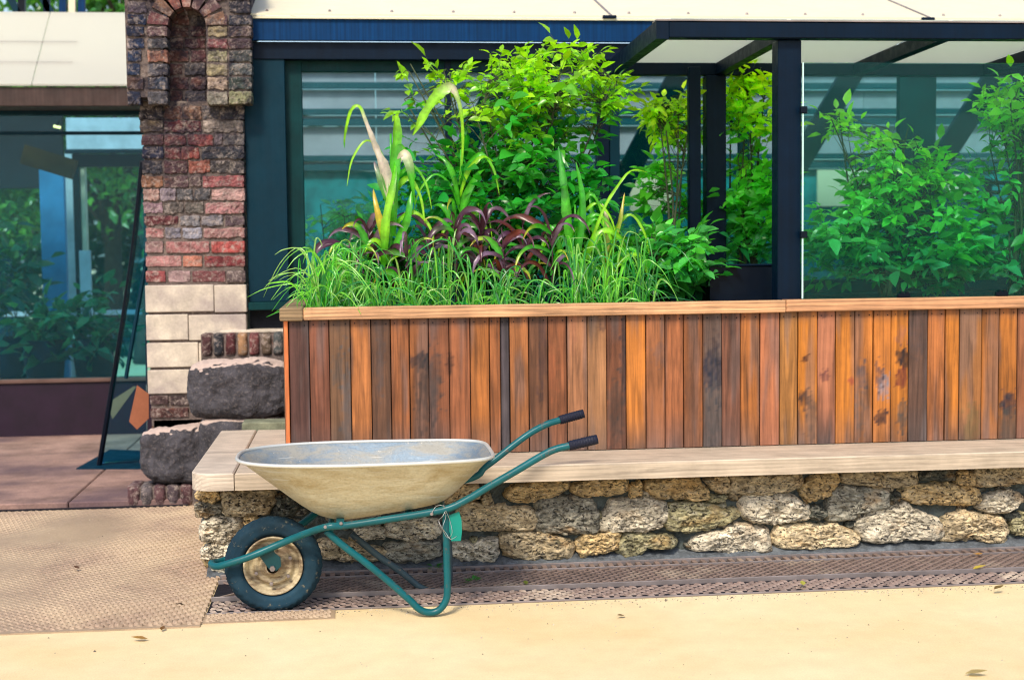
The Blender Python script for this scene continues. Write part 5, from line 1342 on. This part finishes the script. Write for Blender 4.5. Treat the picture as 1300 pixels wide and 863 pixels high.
# tray
zr = .612
xl, xr = ony(302, 579, 5.61).x, ony(622.5, 576, 5.6).x
yc_ = 5.61; hw = .325
def rim_pt(t):
    """plan outline: rounded nose on the left, squarer on the right"""
    c, s = math.cos(t), math.sin(t); L2 = (xr-xl)/2; xm = (xl+xr)/2
    e = 2/5.5 if c > 0 else 2/2.5
    x = xm+L2*math.copysign(abs(c)**e, c)
    y = yc_+hw*math.copysign(abs(s)**(2/5.5 if c > 0 else 2/2.9), s)
    if c > 0: y = yc_+(y-yc_)*(1-.10*(x-xm)/L2)
    return x, y
bl, brr = ony(424, 662, 5.45).x, ony(556, 642, 5.45).x
zbl, zbr = ony(418, 663, 5.44).z+.0, ony(560, 641, 5.44).z+.0
def bot_pt(t):
    c, s = math.cos(t), math.sin(t); xm = (bl+brr)/2; L2 = (brr-bl)/2
    x = xm+L2*math.copysign(abs(c)**(2/4.), c); y = yc_+.165*math.copysign(abs(s)**(2/4.), s)
    z = zbl+(zbr-zbl)*(x-bl)/(brr-bl)
    return x, y, z
NT = 96
def tray_mesh(off, flip):
    m = M(); rows = []
    prof_ = [(0, 1.), (.02, .975), (.06, .935), (.20, .82), (.40, .655), (.60, .49), (.75, .365), (.86, .26), (.93, .175), (.975, .09), (1., 0.0)]
    # prof: (depth fraction, blend rim->bottom)
    for d_, b_ in prof_:
        row = []
        for k in range(NT):
            t = 2*math.pi*k/NT; X, Y = rim_pt(t); x0_, y0_, z0_ = bot_pt(t)
            bb_ = b_
            x = x0_+(X-x0_)*bb_; y = y0_+(Y-y0_)*bb_
            z = zr+(z0_-zr)*d_
            cxm = (x0_+X)/2
            n_ = Vector((X-(xl+xr)/2, (Y-yc_)*1.5, 0)).normalized()
            row.append((x-n_.x*off, y-n_.y*off, z+off*d_))
        rows.append(row)
    for f in (.8, .5, .2):      # floor rings
        row = []
        for k in range(NT):
            t = 2*math.pi*k/NT; x0_, y0_, z0_ = bot_pt(t); xm = (bl+brr)/2; zc_ = (zbl+zbr)/2
            x = xm+(x0_-xm)*f; row.append((x, yc_+(y0_-yc_)*f, zbl+(zbr-zbl)*(x-bl)/(brr-bl)-.006*(1-f)+off))
        rows.append(row)
    for row in rows: m.v += row
    for j in range(len(rows)-1):
        for k in range(NT):
            a = j*NT+k; b = j*NT+(k+1) % NT
            f = (a, b, b+NT, a+NT); m.f.append(f if not flip else tuple(reversed(f)))
    last = (len(rows)-1)*NT; m.f.append(tuple(range(last, last+NT)) if not flip else tuple(reversed(range(last, last+NT))))
    return m
tray = build('tray', tray_mesh(0., True), TRAY, wb, smooth=True)
build('tray_lining', tray_mesh(.004, False), TRAYIN, tray, smooth=True)
rp = [Vector((*rim_pt(2*math.pi*k/NT), zr+.002)) for k in range(NT)]
build('rolled_rim', M().tube(rp, .0075, 8, 0, closed=True), EDGE, tray, smooth=True)
# straps carrying the tray
for px in (432, 520):
    a = ony(px, 661-(px-432)*.1, yn)
    build('tray_strap', M().beam(Vector((a.x, yn, a.z-.004)), Vector((a.x, yf, a.z-.004)), .03, .006), TUBE, wb)
# turquoise plastic tag and wire loops
tg = [(566,655),(583,649),(586,660),(586.5,674),(585,686),(573,686.5),(571,676),(567,667)]
t_ = thing('plastic_tag', 'turquoise plastic flap wired to the rear leg of the wheelbarrow', 'plastic tag', ony(576, 668, 5.40))
build('flap', M().prism([(ony(a, b, 5.40).x, ony(a, b, 5.40).z) for a, b in tg], 5.398, 5.404), CYAN, t_, fix=True)
wp = [(549,650),(553,643),(560,641),(566,645),(562,655),(557,660),(560,668),(566,676),(572,684),(580,680)]
build('wire', M().tube([ony(a, b, 5.365+.012*(i % 2)) for i, (a, b) in enumerate(wp)], .0012, 5, 4), WIRE, t_, smooth=True)
wp = [(563,641),(566,655),(562,670),(568,682),(574,676),(571,660),(566,648)]
build('wire', M().tube([ony(a, b, 5.37+.012*(i % 2)) for i, (a, b) in enumerate(wp)], .0011, 5, 4), WIRE, t_, smooth=True)

# ================================================================== SMALL THINGS ON THE GROUND
rg = random.Random(8); m = M(); m.c = []
for i in range(1500):
    if i < 900: x, y, z = rg.uniform(-.7, 4.2), 5.55-abs(rg.gauss(0, .05)), .0
    elif i < 1200: x, y, z = rg.uniform(-2.6, 3.4), rg.uniform(4.0, 5.5), .0
    else: x, y, z = rg.uniform(-3., -.65), rg.uniform(5.4, 7.9), .006
    q = rg.uniform(.0012, .0035)*(1.6 if rg.random() < .06 else 1); c = rg.choice(((.30, .24, .17), (.42, .35, .26), (.10, .08, .06), (.5, .42, .3)))
    m.add([(x-q, y-q, z), (x+q, y-q*.6, z), (x+q*.7, y+q, z), (x-q*.8, y+q, z), (x, y, z+q*1.1)], [(0, 1, 4), (1, 2, 4), (2, 3, 4), (3, 0, 4)], (*c, 1))
ga = Mat('grit_stone', .9); ga.base(ga.attr())
build('grit', m, ga.m, kind='stuff')
r = random.Random(3)
for k, (px, py, s, c, lab) in enumerate(((205,800,.018,(.16,.08,.03),'small brown dead leaf at the front edge of the tread plate'), (188,811,.03,(.35,.2,.06),'curled tan leaf on the sandy paving, bottom left'), (100,722,.02,(.12,.06,.03),'tiny brown leaf on the left tread plate'), (235,767,.02,(.06,.04,.03),'dark scrap left of the barrow wheel'),
        (793,781,.02,(.12,.07,.03),'small dark leaf scrap on the paving in front of the grating'), (1262,748,.026,(.14,.10,.04),'greenish leaf on the paving near the right edge'), (1235,722,.03,(.65,.5,.08),'yellow leaf caught on the grating at the right'), (1235,703,.03,(.75,.4,.12),'orange leaf against the foot of the stone wall, right'), (668,742,.02,(.2,.25,.05),'small green leaf on the grating right of the barrow'),(1020,743,.022,(.5,.5,.1),'pale yellow leaf on the front grating strip'),(1225,855,.035,(.4,.32,.16),'tan leaf at the bottom right corner of the paving'))):
    c0 = onz(px, py, .02 if 690 < py < 752 else .006)
    vs, fs = leaf_faces(s*2, s*1.1, .4, -.2, 3); rot = Matrix.Rotation(r.uniform(0, 6), 3, 'Z')
    m = M(); m.c = []; m.add([c0+rot @ Vector(v)+Vector((0, 0, .002)) for v in vs], fs, (*c, 1))
    tag(build('fallen_leaf', m, LEAFA, None, loc=c0), lab, 'leaf', 'fallen leaves')
for k, (px, py, lab) in enumerate(((553, 722, 'small green weed sprouting behind the barrow leg'), (600, 740, 'small green weed growing through the grating'))):
    c0 = onz(px, py, .012); m = M(); m.c = []
    for j in range(14):
        a = r.uniform(0, 6.28); d = Vector((math.cos(a), math.sin(a), r.uniform(.2, 1.2))); vs, fs = leaf_faces(.028, .014, .2, .4, 2)
        rot = frame_of(d); m.add([c0+d*.012+rot @ Vector(v) for v in vs], fs, (.05, .26, .04, 1))
    tag(build('weed', m, LEAFA, None, loc=c0), lab, 'weed')
